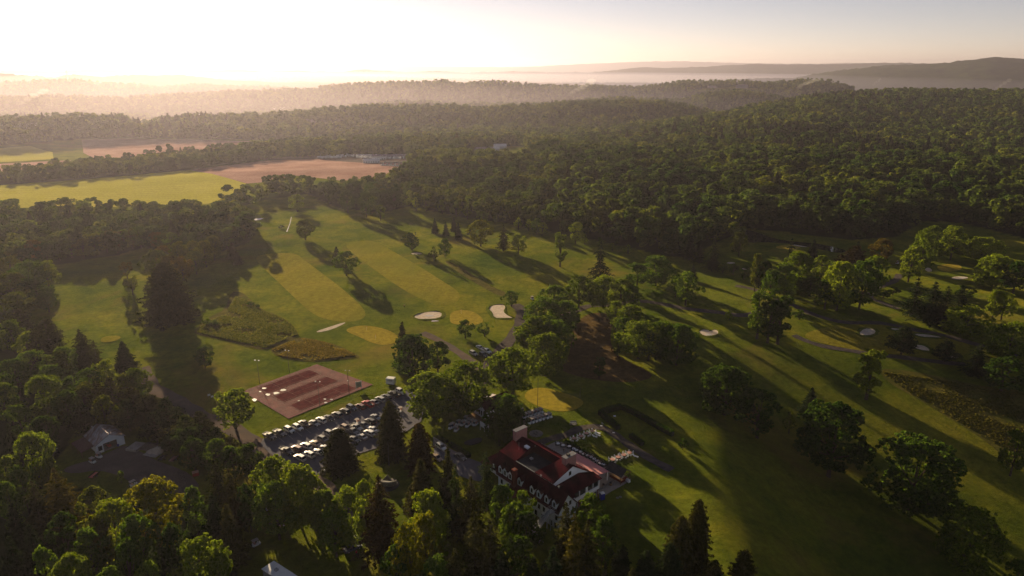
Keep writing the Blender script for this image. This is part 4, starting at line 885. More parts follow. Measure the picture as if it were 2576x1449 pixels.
    p = at(*Z5((2165, 715))[0]); r = empty('garden_chair', p, 2.2, 'single pale garden chair by the hedge opening', 'chair'); MB().box(-.3, -.3, .38, .3, .3, .44).build('seat', M_GREY, r); MB().box(-.3, .26, .44, .3, .32, 1.0).build('backrest', M_GREY, r)
    for a in (-.26, .26):
        for b_ in (-.26, .26): MB().box(a - .03, b_ - .03, 0, a + .03, b_ + .03, .4).build('leg', M_GREY, r)
    for k, (x, y, l) in enumerate(((922.5, 832, 'flagstick on the green below the left fairway'), (1160, 789, 'flagstick on the round green between two bunkers'), (945, 853, 'second flagstick on the green below the left fairway'), (2015, 684, 'flagstick on the green near the right maples'))):
        p = at(x, y); r = empty('flagstick', p, 0, l, 'flagstick', 'golf flagsticks'); MB().tube([(0, 0, 0), (0, 0, 2.2)], .02, 4).build('pole', M_WHITE, r); MB().add([(0, 0, 2.2), (.5, .02, 2.05), (0, 0, 1.85), (.02, .03, 2.0)], [(0, 1, 2), (2, 1, 3), (3, 1, 0)]).build('flag', M_RED, r)
    # sign boxes on the left meadow
    for x, y, l in ((527, 1002, 'pair of small pale signs on posts left of the lone maple'), (535, 1006, 'small pale sign just right of the paired signs')):
        p = at(x, y); r = empty('sign', p, .6, l, 'sign'); MB().box(-.45, -.05, 1.1, .45, .05, 1.8).build('panel', M_WHITE, r)
        for s in (-.35, .35): MB().box(s - .04, -.04, 0, s + .04, .04, 1.15).build('post', M_POLE, r)
    # portable toilet, planters
    p = at(*Z6((1922, 960))[0]); r = empty('portable_toilet', p, .35, 'dark blue portable toilet with white roof by the porch', 'portable toilet')
    MB().box(-.6, -.6, .08, .6, .6, 2.1).build('cabin', M_BLUE, r); MB().add([(-.64, -.64, 2.08), (.64, -.64, 2.08), (.64, .64, 2.08), (-.64, .64, 2.08), (-.5, 0, 2.42), (.5, 0, 2.42)], [(0, 1, 5, 4), (1, 2, 5), (2, 3, 4, 5), (3, 0, 4), (3, 2, 1, 0)]).build('roof', M_WHITE, r)
    MB().box(-.45, -.63, .2, .45, -.605, 1.95).build('door', M_BLUE, r); MB().box(-.65, -.65, 0, .65, .65, .1).build('base', M_BLACK, r)
    for k, (P_, l) in enumerate(((Z6((2128,945))[0],'round grey lid set in the lawn, left one'), (Z6((2165,933))[0],'round grey lid set in the lawn, right one'))):
        tag(MB().lathe([(.45, 0), (.45, .1), (.38, .14), (.01, .14)], 12).build('manhole_lid', M_STONE, None, loc=at(*P_)), l, 'lid', 'round lids on the lawn')
    # metal roof at the very bottom
    p = at(703, 1440, 3.3); r = empty('mobile_office', p, sdir(700, 1440, 14, 9), 'long white flat roof with a vent at the bottom edge', 'building')
    MB().box(-4.5, -1.6, .2, 4.5, 1.6, 3.1).build('wall', M_GREY, r); MB().box(-4.7, -1.8, 3.1, 4.7, 1.8, 3.3).build('roof', M_WHITE, r); MB().box(-1.6, -.4, 3.3, -.8, .4, 3.75).build('vent', M_GREY, r)
# ------------------------------------------------------------------ hedges
def hedge(pts, w, h, label, group='clipped hedges'):
    rs = np.random.RandomState(len(pts) * 7 + int(pts[0][0])); P = [at(*q) for q in pts]; C = []; NN = []; b = MB()
    for a, c in zip(P, P[1:]):
        L = (c - a).length; n = int(L * (w + 2 * h) * 26); d = (c - a) / L; s = Vector((-d.y, d.x, 0)); t = rs.rand(n)
        face = rs.rand(n); off = np.where(face < .4, (rs.rand(n) - .5) * w, np.sign(rs.rand(n) - .5) * w / 2); z = np.where(face < .4, h, rs.rand(n) * h) + rs.randn(n) * .08
        base = np.array(a)[None] + t[:, None] * np.array(c - a)[None] + off[:, None] * np.array(s)[None]; base[:, 2] = ghv(base[:, 0], base[:, 1]) + z
        C.append(base + rs.randn(n, 3) * .07); NN.append(unit(rs.randn(n, 3) + np.array([0, 0, .6])))
        q = [a - s * w * .42, c - s * w * .42, c + s * w * .42, a + s * w * .42]; b.prism([(v.x, v.y) for v in q], [gh(v.x, v.y) - .1 for v in q], [gh(v.x, v.y) + h * .9 for v in q])
    o = P[0]; C = np.concatenate(C) - np.array(o); V, F = quads(C, np.concatenate(NN), .16, rs)
    r = empty('hedge', o, 0, label, 'hedge', group); f = obj('foliage', mesh('foliage', V, F, [M_LEAF]), r); f.color = (.45, .6, .5, 1)
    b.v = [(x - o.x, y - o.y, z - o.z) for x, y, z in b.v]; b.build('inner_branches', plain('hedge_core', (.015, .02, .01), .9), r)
def hedges():
    hedge(BM((1950,240),(2000,215),(2110,185)), 2.0, 1.8, 'thick hedge closing the upper end of the hedged lawn')
    hedge(BM((2120,190),(2200,225),(2300,280),(2400,340),(2500,395)), 1.8, 1.8, 'long straight hedge on the far side of the hedged lawn')
    hedge(BM((1972,250),(2030,290),(2090,345)), 1.8, 1.6, 'short hedge beside the curving path')
    hedge(BM((2180,400),(2225,430),(2272,465)), 1.6, 1.4, 'separate short hedge at the lower right of the hedged lawn')
    hedge(Z8((380,1035),(520,1120),(660,1210),(800,1300)), 1.6, 1.3, 'long hedge between clubhouse drive and lawn')
    hedge(Z8((120,880),(220,925),(330,985)), 1.2, 1.1, 'short hedge at the upper end of the clubhouse drive')
    hedge(ZP((600,290),(730,345),(850,400),(960,455)), 1.1, 1.1, 'low hedge along the upper patio edge')
    hedge(ZP((1000,490),(1150,570),(1300,650),(1450,730),(1600,820),(1720,890)), 1.0, 1.1, 'low hedge behind the crowded patio tables')
# ================================================================== buildings
M_ROOF = surf('dark_red_shingles', [(0.3, (0.050, 0.009, 0.014)), (0.7, (0.080, 0.014, 0.020))], scale=1.4, rough=0.85, bmp=0.5, bscale=6, var=(0.024, 0.006, 0.009), scale2=0.25)
M_CAP = plain('lead_cap', (0.17, 0.17, 0.19), 0.9, spec=0); M_PINK = plain('pink_brick', (0.30, 0.145, 0.13), 0.85); M_BRICK = surf('brick', [(0.3, (0.12, 0.035, 0.028)), (0.7, (0.22, 0.07, 0.05))], scale=4, bmp=0.5)
M_SIDING = surf('white_siding', [(0.3, (0.70, 0.74, 0.80)), (0.7, (0.80, 0.82, 0.86))], scale=0.6, rough=0.7, bmp=0.15, bscale=5)
M_FLAT = surf('flat_roof_felt', [(0.3, (0.020, 0.022, 0.028)), (0.7, (0.040, 0.043, 0.052))], scale=0.7, bmp=0.2); M_AWN = plain('pink_awning', (0.52, 0.20, 0.19), 0.8, vs=.4)
M_TIN = surf('tin_roof', [(0.3, (0.20, 0.205, 0.235)), (0.7, (0.42, 0.42, 0.46))], scale=1.2, rough=0.45, metallic=0.4, bmp=0.2, var=(0.22, 0.15, 0.13), scale2=0.9, stretch=((1, .15, 1), .6)); M_RUST = surf('rusty_sheet', [(0.3, (0.10, 0.06, 0.055)), (0.7, (0.20, 0.12, 0.11))], scale=2, bmp=0.5, stretch=((4, .3, 1), 2.2))
M_CONC = surf('concrete', [(0.3, (0.26, 0.235, 0.22)), (0.7, (0.38, 0.35, 0.33))], scale=0.8, bmp=0.3)
UA = math.atan2(-.751, .66)
CHO = Vector((5.0, 165.0, 0))
def clubhouse():
    z0 = min(gh(5 + .66 * u + .751 * v, 165 - .751 * u + .66 * v) for u in (-20, 0, 10) for v in (0, 10, 20))
    r = empty('clubhouse', (CHO.x, CHO.y, 0), UA, 'large white clubhouse with dark red dormered roof and two pink chimneys', 'clubhouse')
    # local x = u along the ridge, y = v away
    wl = MB()
    wl.box(-14, .25, z0 - 1, 11.2, 7.0, 6.0); wl.box(-16.8, 4.5, z0 - 1, 5.0, 19.5, 7.1); wl.box(-23.6, 5.0, z0 - 1, -16.8, 11, 5.0); wl.box(-7.0, -2.6, z0 - 1, -.2, .25, 4.4)
    wl.add([(5.21, 3.6, 7), (5.21, 19.6, 7), (5.21, 19.6, 7.5), (5.21, 11.4, 13.0), (5.21, 3.6, 10.5), (4.9, 3.6, 7), (4.9, 19.6, 7), (4.9, 19.6, 7.5), (4.9, 11.4, 13.0), (4.9, 3.6, 10.5)], [(0, 1, 2, 3, 4), (9, 8, 7, 6, 5)])
    wl.add([(11.21, .2, 6), (11.21, 7.1, 6), (11.21, 3.4, 10.4), (11.0, .2, 6), (11.0, 7.1, 6), (11.0, 3.4, 10.4)], [(0, 1, 2), (5, 4, 3)])
    wl.add([(-16.81, 4.5, 7), (-16.81, 19.5, 7), (-16.81, 19.5, 7.4), (-16.81, 11.4, 13.0), (-16.81, 4.5, 10.6)], [(4, 3, 2, 1, 0)])
    W = wl.build('wall', M_SIDING, r)
    rf = MB(); T = .22
    rf.slab([(-17.2, 11.4, 13.2), (5.6, 11.4, 13.2), (5.6, 20.3, 7.1), (-17.2, 20.3, 7.1)], T)                       # back slope
    rf.slab([(-17.2, 3.4, 10.75), (-9.9, 3.4, 10.75), (-9.9, 11.39, 13.19), (-17.2, 11.39, 13.19)], T)
    rf.slab([(-1.9, 3.6, 10.8), (5.6, 3.6, 10.8), (5.6, 11.39, 13.19), (.62, 11.39, 13.19)], T)
    rf.slab([(-9.9, 10.95, 10.6), (.55, 10.95, 10.6), (.6, 11.38, 13.15), (-9.9, 11.38, 13.15)], T)
    rf.prism([(-10.05, 3.65), (-9.9, 3.65), (-9.9, 11.2), (-10.05, 11.2)], 10.3, [10.7, 10.7, 12.98, 12.98]); rf.prism([(-1.92, 3.7), (-1.78, 3.7), (.66, 11.2), (.5, 11.2)], 10.3, [10.7, 10.7, 12.95, 12.95])
    rf.slab([(-14.4, -.45, 5.75), (11.7, -.45, 5.75), (11.7, 3.39, 10.72), (-14.4, 3.39, 10.72)], T)                   # front wing, front slope
    rf.slab([(-1.9, 3.4, 10.71), (11.7, 3.4, 10.71), (11.7, 7.6, 5.9), (-1.9, 7.6, 5.9)], T)                       # front wing, rear slope
    rf.slab([(-14.4, -.2, 6.1), (-14.4, 3.4, 10.6), (-17.2, 3.4, 10.6), (-17.2, 1.2, 7.8)], T)
    rf.slab([(-24.2, 4.4, 4.9), (-17.0, 4.4, 8.2), (-17.0, 11.6, 8.2), (-24.2, 11.6, 4.9)], T)                        # low wing
    rf.slab([(-24.2, 1.4, 4.6), (-14.5, .4, 6.3), (-14.5, 4.39, 9.6), (-24.2, 4.39, 4.9)], T)
    rf.slab([(-7.4, -3.1, 4.2), (.2, -3.1, 4.2), (.2, .6, 6.9), (-7.4, .6, 6.9)], T)                                 # lean roof over the entrance
    rf.slab([(5.3, 5.0, 9.35), (5.3, 14.2, 9.6), (8.75, 9.8, 6.95), (8.75, 5.0, 6.9)], T); rf.slab([(5.3, 14.21, 9.6), (5.3, 20.4, 7.4), (8.8, 20.4, 6.85), (8.75, 9.81, 6.94)], T)
    R = rf.build('roof', M_ROOF, r)
    MB().prism([(-9.88, 3.72), (-1.95, 3.72), (.48, 10.93), (-9.88, 10.93)], 10.35, 10.6).build('flat_roof', M_FLAT, r)
    k = MB(); k.box(-9.95, 3.55, 10.55, -1.85, 3.7, 10.78); k.build('parapet', M_GREY, r)
    MB().box(-8.2, 7.4, 10.6, -7.3, 8.2, 11.0).build('roof_hatch', M_GREY, r)
    # chimneys
    for (u0, u1, v0, v1, zb, zt, m, lab) in ((-17.3, -15.9, 8.9, 13.5, 10.5, 15.6, M_PINK, 'big pink chimney at the far end'), (2.2, 3.8, 10.3, 14.6, 10.5, 14.9, M_PINK, 'big pink chimney by the white gable')):
        c = MB().box(u0, v0, zb, u1, v1, zt).build('chimney', m, r); tag(c, lab); MB().box(u0 - .12, v0 - .12, zt, u1 + .12, v1 + .12, zt + .18).build('cap', M_CAP, c)
    MB().box(2.6, 11.6, 15.08, 3.4, 12.5, 15.6).build('flue', M_BLACK, r)
    c = MB().box(-6.7, -.9, z0 - 1, -5.5, .24, 11.2).build('chimney', M_BRICK, r); tag(c, 'slim red brick chimney on the front wall'); MB().box(-6.8, -1.0, 11.2, -5.4, .34, 11.4).build('cap', M_BRICK, c); MB().box(-6.35, -.6, 11.4, -5.85, 0, 11.45).build('flue', M_BLACK, c)
    # dormers along the front slope
    for u in (-13.0, -10.9, -8.6, -4.6, .6, 3.4, 6.5, 9.5):
        d = empty('dormer', (u, 0, 0)); d.parent = r
        hw = .82; vf = .2
        MB().add([(-hw, vf, 6.45), (hw, vf, 6.45), (hw, vf, 8.35), (0, vf, 9.4), (-hw, vf, 8.35), (-hw, 1.85, 8.35), (hw, 1.85, 8.35), (0, 2.6, 9.4)], [(0, 1, 2, 3, 4), (0, 4, 5), (1, 6, 2), (0, 5, 1), (1, 5, 6)]).build('cheeks', M_SIDING, d)
        MB().slab([(0, vf - .15, 9.53), (hw + .2, vf - .15, 8.3), (hw + .2, 1.95, 8.3), (0, 2.7, 9.53)], .08).slab([(0, vf - .15, 9.53), (-hw - .2, vf - .15, 8.3), (-hw - .2, 1.95, 8.3), (0, 2.7, 9.53)], .08).build('dormer_roof', M_ROOF, d)
        f = MB().box(-.36, vf - .06, 6.95, .36, vf - .01, 8.3).build('window', M_GLASS, d)
    for u in (6.4, 8.6, 10.4):                                          # rear dormers of the front wing
        d = empty('dormer', (u, 0, 0)); d.parent = r; hw = .6; vb = 6.6
        MB().add([(-hw, vb, 7.0), (hw, vb, 7.0), (hw, vb, 8.1), (0, vb, 8.9), (-hw, vb, 8.1), (-hw, 5.6, 8.1), (hw, 5.6, 8.1), (0, 5.0, 8.9)], [(4, 3, 2, 1, 0), (5, 4, 0), (2, 6, 1)]).build('cheeks', M_SIDING, d)
        MB().slab([(0, vb + .15, 9.05), (hw + .2, vb + .15, 8.0), (hw + .2, 5.5, 8.0), (0, 4.9, 9.05)], .08).slab([(0, vb + .15, 9.05), (-hw - .2, vb + .15, 8.0), (-hw - .2, 5.5, 8.0), (0, 4.9, 9.05)], .08).build('dormer_roof', M_ROOF, d)
    # north-west gable
    d = empty('dormer', (-16.4, 0, 0)); d.parent = r; MB().add([(-1.0, 1.0, 5.0), (1.0, 1.0, 5.0), (1.0, 1.0, 7.6), (-1.0, 1.0, 7.6), (-1.0, 3.5, 7.6), (1.0, 3.5, 7.6), (-1, 3.5, 5), (1, 3.5, 5)], [(0, 1, 2, 3), (3, 2, 5, 4), (0, 3, 4, 6), (1, 7, 5, 2)]).build('cheeks', M_SIDING, d); MB().slab([(-1.2, .8, 7.7), (1.2, .8, 7.7), (1.2, 3.6, 8.3), (-1.2, 3.6, 8.3)], .1).build('dormer_roof', M_ROOF, d)
    # windows in the front wall and gables
    def win(face, a, z, w=.9, h=1.5):
        if face == 'f': b = MB().box(a - w / 2, .17, z, a + w / 2, .23, z + h); fr = (a - w / 2 - .1, .2, z - .1, a + w / 2 + .1, .245, z + h + .1)
        elif face == 'g': b = MB().box(11.24, a - w / 2, z, 11.30, a + w / 2, z + h); fr = (11.2, a - w / 2 - .1, z - .1, 11.26, a + w / 2 + .1, z + h + .1)
        elif face == 'G': b = MB().box(5.25, a - w / 2, z, 5.30, a + w / 2, z + h); fr = (5.2, a - w / 2 - .1, z - .1, 5.27, a + w / 2 + .1, z + h + .1)
        wd = b.build('window', M_GLASS, r); MB().box(*fr).build('frame', M_WHITE, wd)
    for a in (-12.4, -9.6, -8.0, 1.4, 3.6, 5.6, 7.6, 10.4): win('f', a, 3.2)
    for a in (-11.6, -8.4, 2.4, 5.0, 8.4, 10.2): win('f', a, .6, 1.0, 1.6)
    win('g', 2.2, 6.6, .8, 1.3); win('g', 4.6, 6.6, .8, 1.3); win('g', 1.6, 2.8); win('g', 5.4, 2.8); win('G', 10.6, 10.3, .9, 1.2)
    gt = MB(); gt.box(-14.4, -.5, 5.62, 11.7, -.36, 5.8); gt.box(-16.8, 20.25, 6.85, 5.6, 20.4, 7.05); gt.build('gutter', M_WHITE, r)
    # enclosed porch
    pw = MB(); pw.box(5.2, 8.6, 3.3, 8.3, 20.0, 4.35); pw.box(5.2, 8.6, 4.35, 5.4, 20, 6.8); pw.box(8.1, 8.6, 4.35, 8.3, 9.1, 6.8); pw.box(8.1, 19.6, 4.35, 8.3, 20, 6.8); pw.box(8.1, 14.2, 4.35, 8.3, 15.0, 6.8); pw.box(8.0, 8.6, 6.35, 8.35, 20.05, 6.75); pw.box(8.12, 11.5, 4.35, 8.28, 11.75, 6.4); pw.box(8.12, 17.2, 4.35, 8.28, 17.4, 6.4)
    pw.box(5.2, 19.85, 4.35, 8.1, 20, 6.8); p_ = pw.build('porch', M_WHITE, r); g_ = MB(); g_.box(7.95, 9.1, 4.35, 8.05, 19.6, 6.35); g_.build('glazing', M_GLASS, p_)
    MB().box(5.2, 8.2, z0 - 1, 8.0, 19.8, 3.3).build('brick_base', M_BRICK, r)
    for a in (10.4, 13.6, 16.4, 18.4): w_ = MB().box(8.02, a - .7, .9, 8.08, a + .7, 2.7).build('window', M_GLASS, r); MB().box(8.0, a - .85, .75, 8.05, a + .85, 2.85).build('frame', M_WHITE, w_)
    for u in (.9, 8.0): tag(MB().lathe([(.12, 10.7), (.14, 11.0), (.3, 11.1), (.2, 11.35), (.02, 11.4)], 8, (u, 3.4)).build('roof_vent', M_GREY, r))
    MB().tube([(-12.4, 7.0, 11.6), (-12.4, 7.0, 14.4)], .05, 5).build('aerial', M_GREY, r)
    MB().box(-12.0, 8.6, 11.6, -10.2, 9.6, 12.9, tx=.1).build('roof_monitor', M_SIDING, r)
    # fire stair from the last dormer
    s = MB(); s.box(8.7, -1.6, 6.0, 10.4, .3, 6.12)
    for k in range(14): t = k / 14; s.box(8.6, -2.0 - 4.2 * t, 5.9 - 3.2 * t, 10.0, -1.6 - 4.2 * t, 5.96 - 3.2 * t)
    for k in range(12): t = k / 12; s.box(8.0 + 3.9 * t, -7.6, 2.6 - 2.7 * t, 8.4 + 3.9 * t, -6.3, 2.66 - 2.7 * t)
    st = s.build('fire_stair', M_GREY, r); q = MB()
    for x in (8.6, 10.0):
        for dz in (0, .5, 1.0): q.tube([(x, .2, 6.1 + dz), (x, -1.6, 6.1 + dz), (x, -6.2, 2.7 + dz)], .04, 4)
        for k in range(7): t = k / 6; q.tube([(x, -1.6 - 4.6 * t, 6.05 - 3.4 * t), (x, -1.6 - 4.6 * t, 7.1 - 3.4 * t)], .03, 4)
    for y in (-6.3, -7.6):
        for dz in (0, .5, 1.0): q.tube([(8.0, y, 2.7 + dz), (12.2, y, -.1 + dz)], .04, 4)
    q.build('railing', M_WHITE, st)
    for x in (8.6, 10.0):
        for y, z in ((-1.5, 6), (-6.2, 2.7)): MB().box(x - .06, y - .06, z0 - 1, x + .06, y + .06, z).build('support', M_WHITE, st)
def L2W(u, v, z=0): x = CHO.x + .66 * u + .751 * v; y = CHO.y - .751 * u + .66 * v; return Vector((x, y, gh(x, y) + z))
def patio():
    W = [L2W(u, v) for u, v in ((-22.5, 20.6), (-22.5, 33), (-21, 34), (-10, 34.2), (2, 34.2), (8.8, 34.2), (9.2, 30), (9, 24), (9.2, 20.9), (0, 20.9))]
    sheet('patio', None, M_PAVE, .10, 3, wpts=W)
    g0 = L2W(0, 25).z
    r = empty('patio_canopy', (CHO.x, CHO.y, 0), UA, 'long pink fabric canopy on white posts over the patio', 'canopy')
    MB().slab([(-9.2, 20.5, 5.0), (4.6, 20.5, 5.0), (4.7, 28.6, 3.6), (-8.9, 28.4, 3.9)], .08).build('fabric', M_AWN, r)
    for u in (-8.6, -4.2, 0, 4.3): MB().box(u - .09, 28.1, g0 - .2, u + .09, 28.28, 3.7).build('post', M_WHITE, r)
    r = empty('bar_shelter', (CHO.x, CHO.y, 0), UA, 'timber bar shelter with dark gabled roof at the patio end', 'shelter')
    MB().slab([(2.4, 29.2, 3.2), (8.9, 29.2, 3.2), (8.9, 31.6, 4.9), (2.4, 31.6, 4.9)], .12).slab([(2.4, 31.61, 4.9), (8.9, 31.61, 4.9), (8.9, 34.0, 3.2), (2.4, 34.0, 3.2)], .12).build('roof', M_FLAT, r)
    for u in (2.8, 8.5):
        for v in (29.5, 33.7): MB().box(u - .1, v - .1, g0 - .2, u + .1, v + .1, 3.3).build('post', M_WOOD, r)
    t = MB(); t.tube([(8.8, 29.2, 3.1), (8.8, 31.6, 4.75), (8.8, 34, 3.1)], .1, 4); t.tube([(8.8, 29.4, 3.2), (8.8, 33.9, 3.2)], .08, 4); t.build('truss', M_WOOD, r)
    MB().box(3.4, 30.2, g0, 8.2, 30.9, g0 + 1.1).box(7.6, 30.9, g0, 8.2, 33.2, g0 + 1.1).build('counter', M_BRICK, r); MB().box(3.2, 30.0, g0 + 1.1, 8.4, 31.0, g0 + 1.18).build('countertop', M_WOOD, r)
    p = at(*ZP((2205, 1265))[0]); tag(MB().box(-.7, -.4, 0, .7, .4, .8, tx=.08, ty=.08).build('ice_chest', M_WHITE, None, loc=p, rotz=UA), 'white ice chest on the grass beside the bar shelter', 'ice chest')
    # low wall and planters along the near patio edge
    tag(MB().box(-.2, -3.6, 0, .2, 3.6, .75).build('seat_wall', M_STONE, None, loc=L2W(6.2, 25.8), rotz=UA), 'low stone seat wall curving round the near patio', 'low wall')
    for k, (u, v, l) in enumerate(((4.6, 23.0, 'left'), (5.8, 24.8, 'middle'), (6.8, 27.0, 'right'))):
        q = empty('barrel_planter', L2W(u, v, .1), 0, 'brown barrel planter on the near patio, %s one' % l, 'planter', 'barrel planters'); MB().lathe([(.34, 0), (.42, .35), (.38, .7), (.3, .7)], 10).build('barrel', M_WOOD, q); MB().lathe([(.3, .66), (.4, .9), (.2, 1.1), (.02, 1.15)], 7).build('plant', M_BLACK, q)
def chair_k(m, name='patio_chair'):
    r = empty(name, (0, 0, 0), cat='chair'); MB().box(-.24, -.24, .4, .24, .24, .46).build('seat', m, r); MB().add([(-.24, .22, .46), (.24, .22, .46), (.24, .27, .46), (-.24, .27, .46), (-.16, .32, .92), (.16, .32, .92), (.16, .36, .92), (-.16, .36, .92)], [(0, 3, 2, 1), (4, 5, 6, 7), (0, 1, 5, 4), (2, 3, 7, 6), (1, 2, 6, 5), (3, 0, 4, 7)]).build('backrest', m, r)
    for a in (-.21, .21):
        for b in (-.21, .21): MB().box(a - .025, b - .025, 0, a + .025, b + .025, .41).build('leg', m, r)
    return r
def table_k(m, rad=.8, name='round_table'):
    r = empty(name, (0, 0, 0), cat='table'); MB().lathe([(rad, .70), (rad, .75), (.01, .76)], 16).build('tabletop', m, r); MB().tube([(0, 0, 0), (0, 0, .7)], .05, 6).build('pedestal', M_BLACK, r); MB().lathe([(.3, 0), (.28, .05), (.02, .07)], 8).build('base', M_BLACK, r); return r
# seven seats counted round from the camera's side
SIDE = ('left', 'near left', 'near', 'near right', 'right', 'far right', 'far left')
def furniture():
    tk = Kind(table_k(M_TABLE)); ck = Kind(chair_k(M_WHITE)); names = ('first', 'second', 'third', 'fourth')
    for cl, pts in (('upper', [(845,212),(1010,152),(1155,82),(1300,22)]), ('lower', [(1815,748),(1955,684),(2095,628),(2240,576)])):
        for k, P_ in enumerate(pts):
            p = at(*ZP(P_)[0]); tk.put(p + Vector((0, 0, .02)), 0, 'round table, %s from the left in the %s lawn group' % (names[k], cl), 'round tables on the lawn')
            n = 7; ph = -1.2 + rnd.uniform(-.15, .15)
            for j in range(n):
                a = ph + 6.283 * j / n + rnd.uniform(-.15, .15); rr = 1.15 + rnd.uniform(-.05, .25); q = p + Vector((math.cos(a) * rr, math.sin(a) * rr, 0))
                ck.put(q, a - math.pi / 2, 'white chair on the %s side of the %s table of the %s lawn group' % (SIDE[(j + 3) % 7], names[k], cl), 'white chairs at the %s table of the %s lawn group' % (names[k], cl))
    lo = empty('sun_lounger', (0, 0, 0), cat='sun lounger'); MB().box(-.35, -.9, .3, .35, .45, .38).build('seat', M_WHITE, lo); MB().add([(-.35, .45, .34), (.35, .45, .34), (.35, 1.0, .8), (-.35, 1.0, .8), (-.35, .45, .28), (.35, .45, .28), (.35, 1.04, .75), (-.35, 1.04, .75)], [(0, 1, 2, 3), (7, 6, 5, 4), (0, 4, 5, 1), (2, 6, 7, 3)]).build('backrest', M_WHITE, lo)
    for a in (-.3, .3):
        for b in (-.8, .4): MB().box(a - .03, b - .03, 0, a + .03, b + .03, .31).build('leg', M_WHITE, lo)
    lk = Kind(lo)
    for k, (X, Y, l) in enumerate(((1440,48,'uppermost of the three by the upper tables'), (1440,104,'middle one of the three by the upper tables'), (1365,138,'lowest of the three by the upper tables'), (2400,642,'alone right of the lower tables'))): lk.put(at(*ZP((X, Y))[0]), UA + 1.9, 'white sun lounger, ' + l, 'white sun loungers')
    dt = Kind(table_k(M_WHITE, .6, 'patio_table')); dc = Kind(chair_k(M_BLACK, 'patio_armchair')); n = 0
    for k, (X, Y) in enumerate([(435,350),(560,395),(720,420),(830,480),(900,520),(1000,560),(1080,610),(1180,650),(1270,690),(1350,740),(1420,790),(1500,850),(1580,880)]):
        p = at(*ZP((X, Y))[0]) + Vector((0, 0, .12)); dt.put(p, 0, 'pale patio table, %s from the left along the patio hedge' % ORDN[k], 'pale patio tables')
        for j in range(4):
            a = .8 + j * 1.57 + rnd.uniform(-.2, .2); q = p + Vector((math.cos(a) * .85, math.sin(a) * .85, 0)); dc.put(q, a - math.pi / 2, 'dark armchair on the %s side of the %s patio table from the left' % (('far right', 'far left', 'near left', 'near right')[j], ORDN[k]), 'dark armchairs at the %s patio table' % ORDN[k])
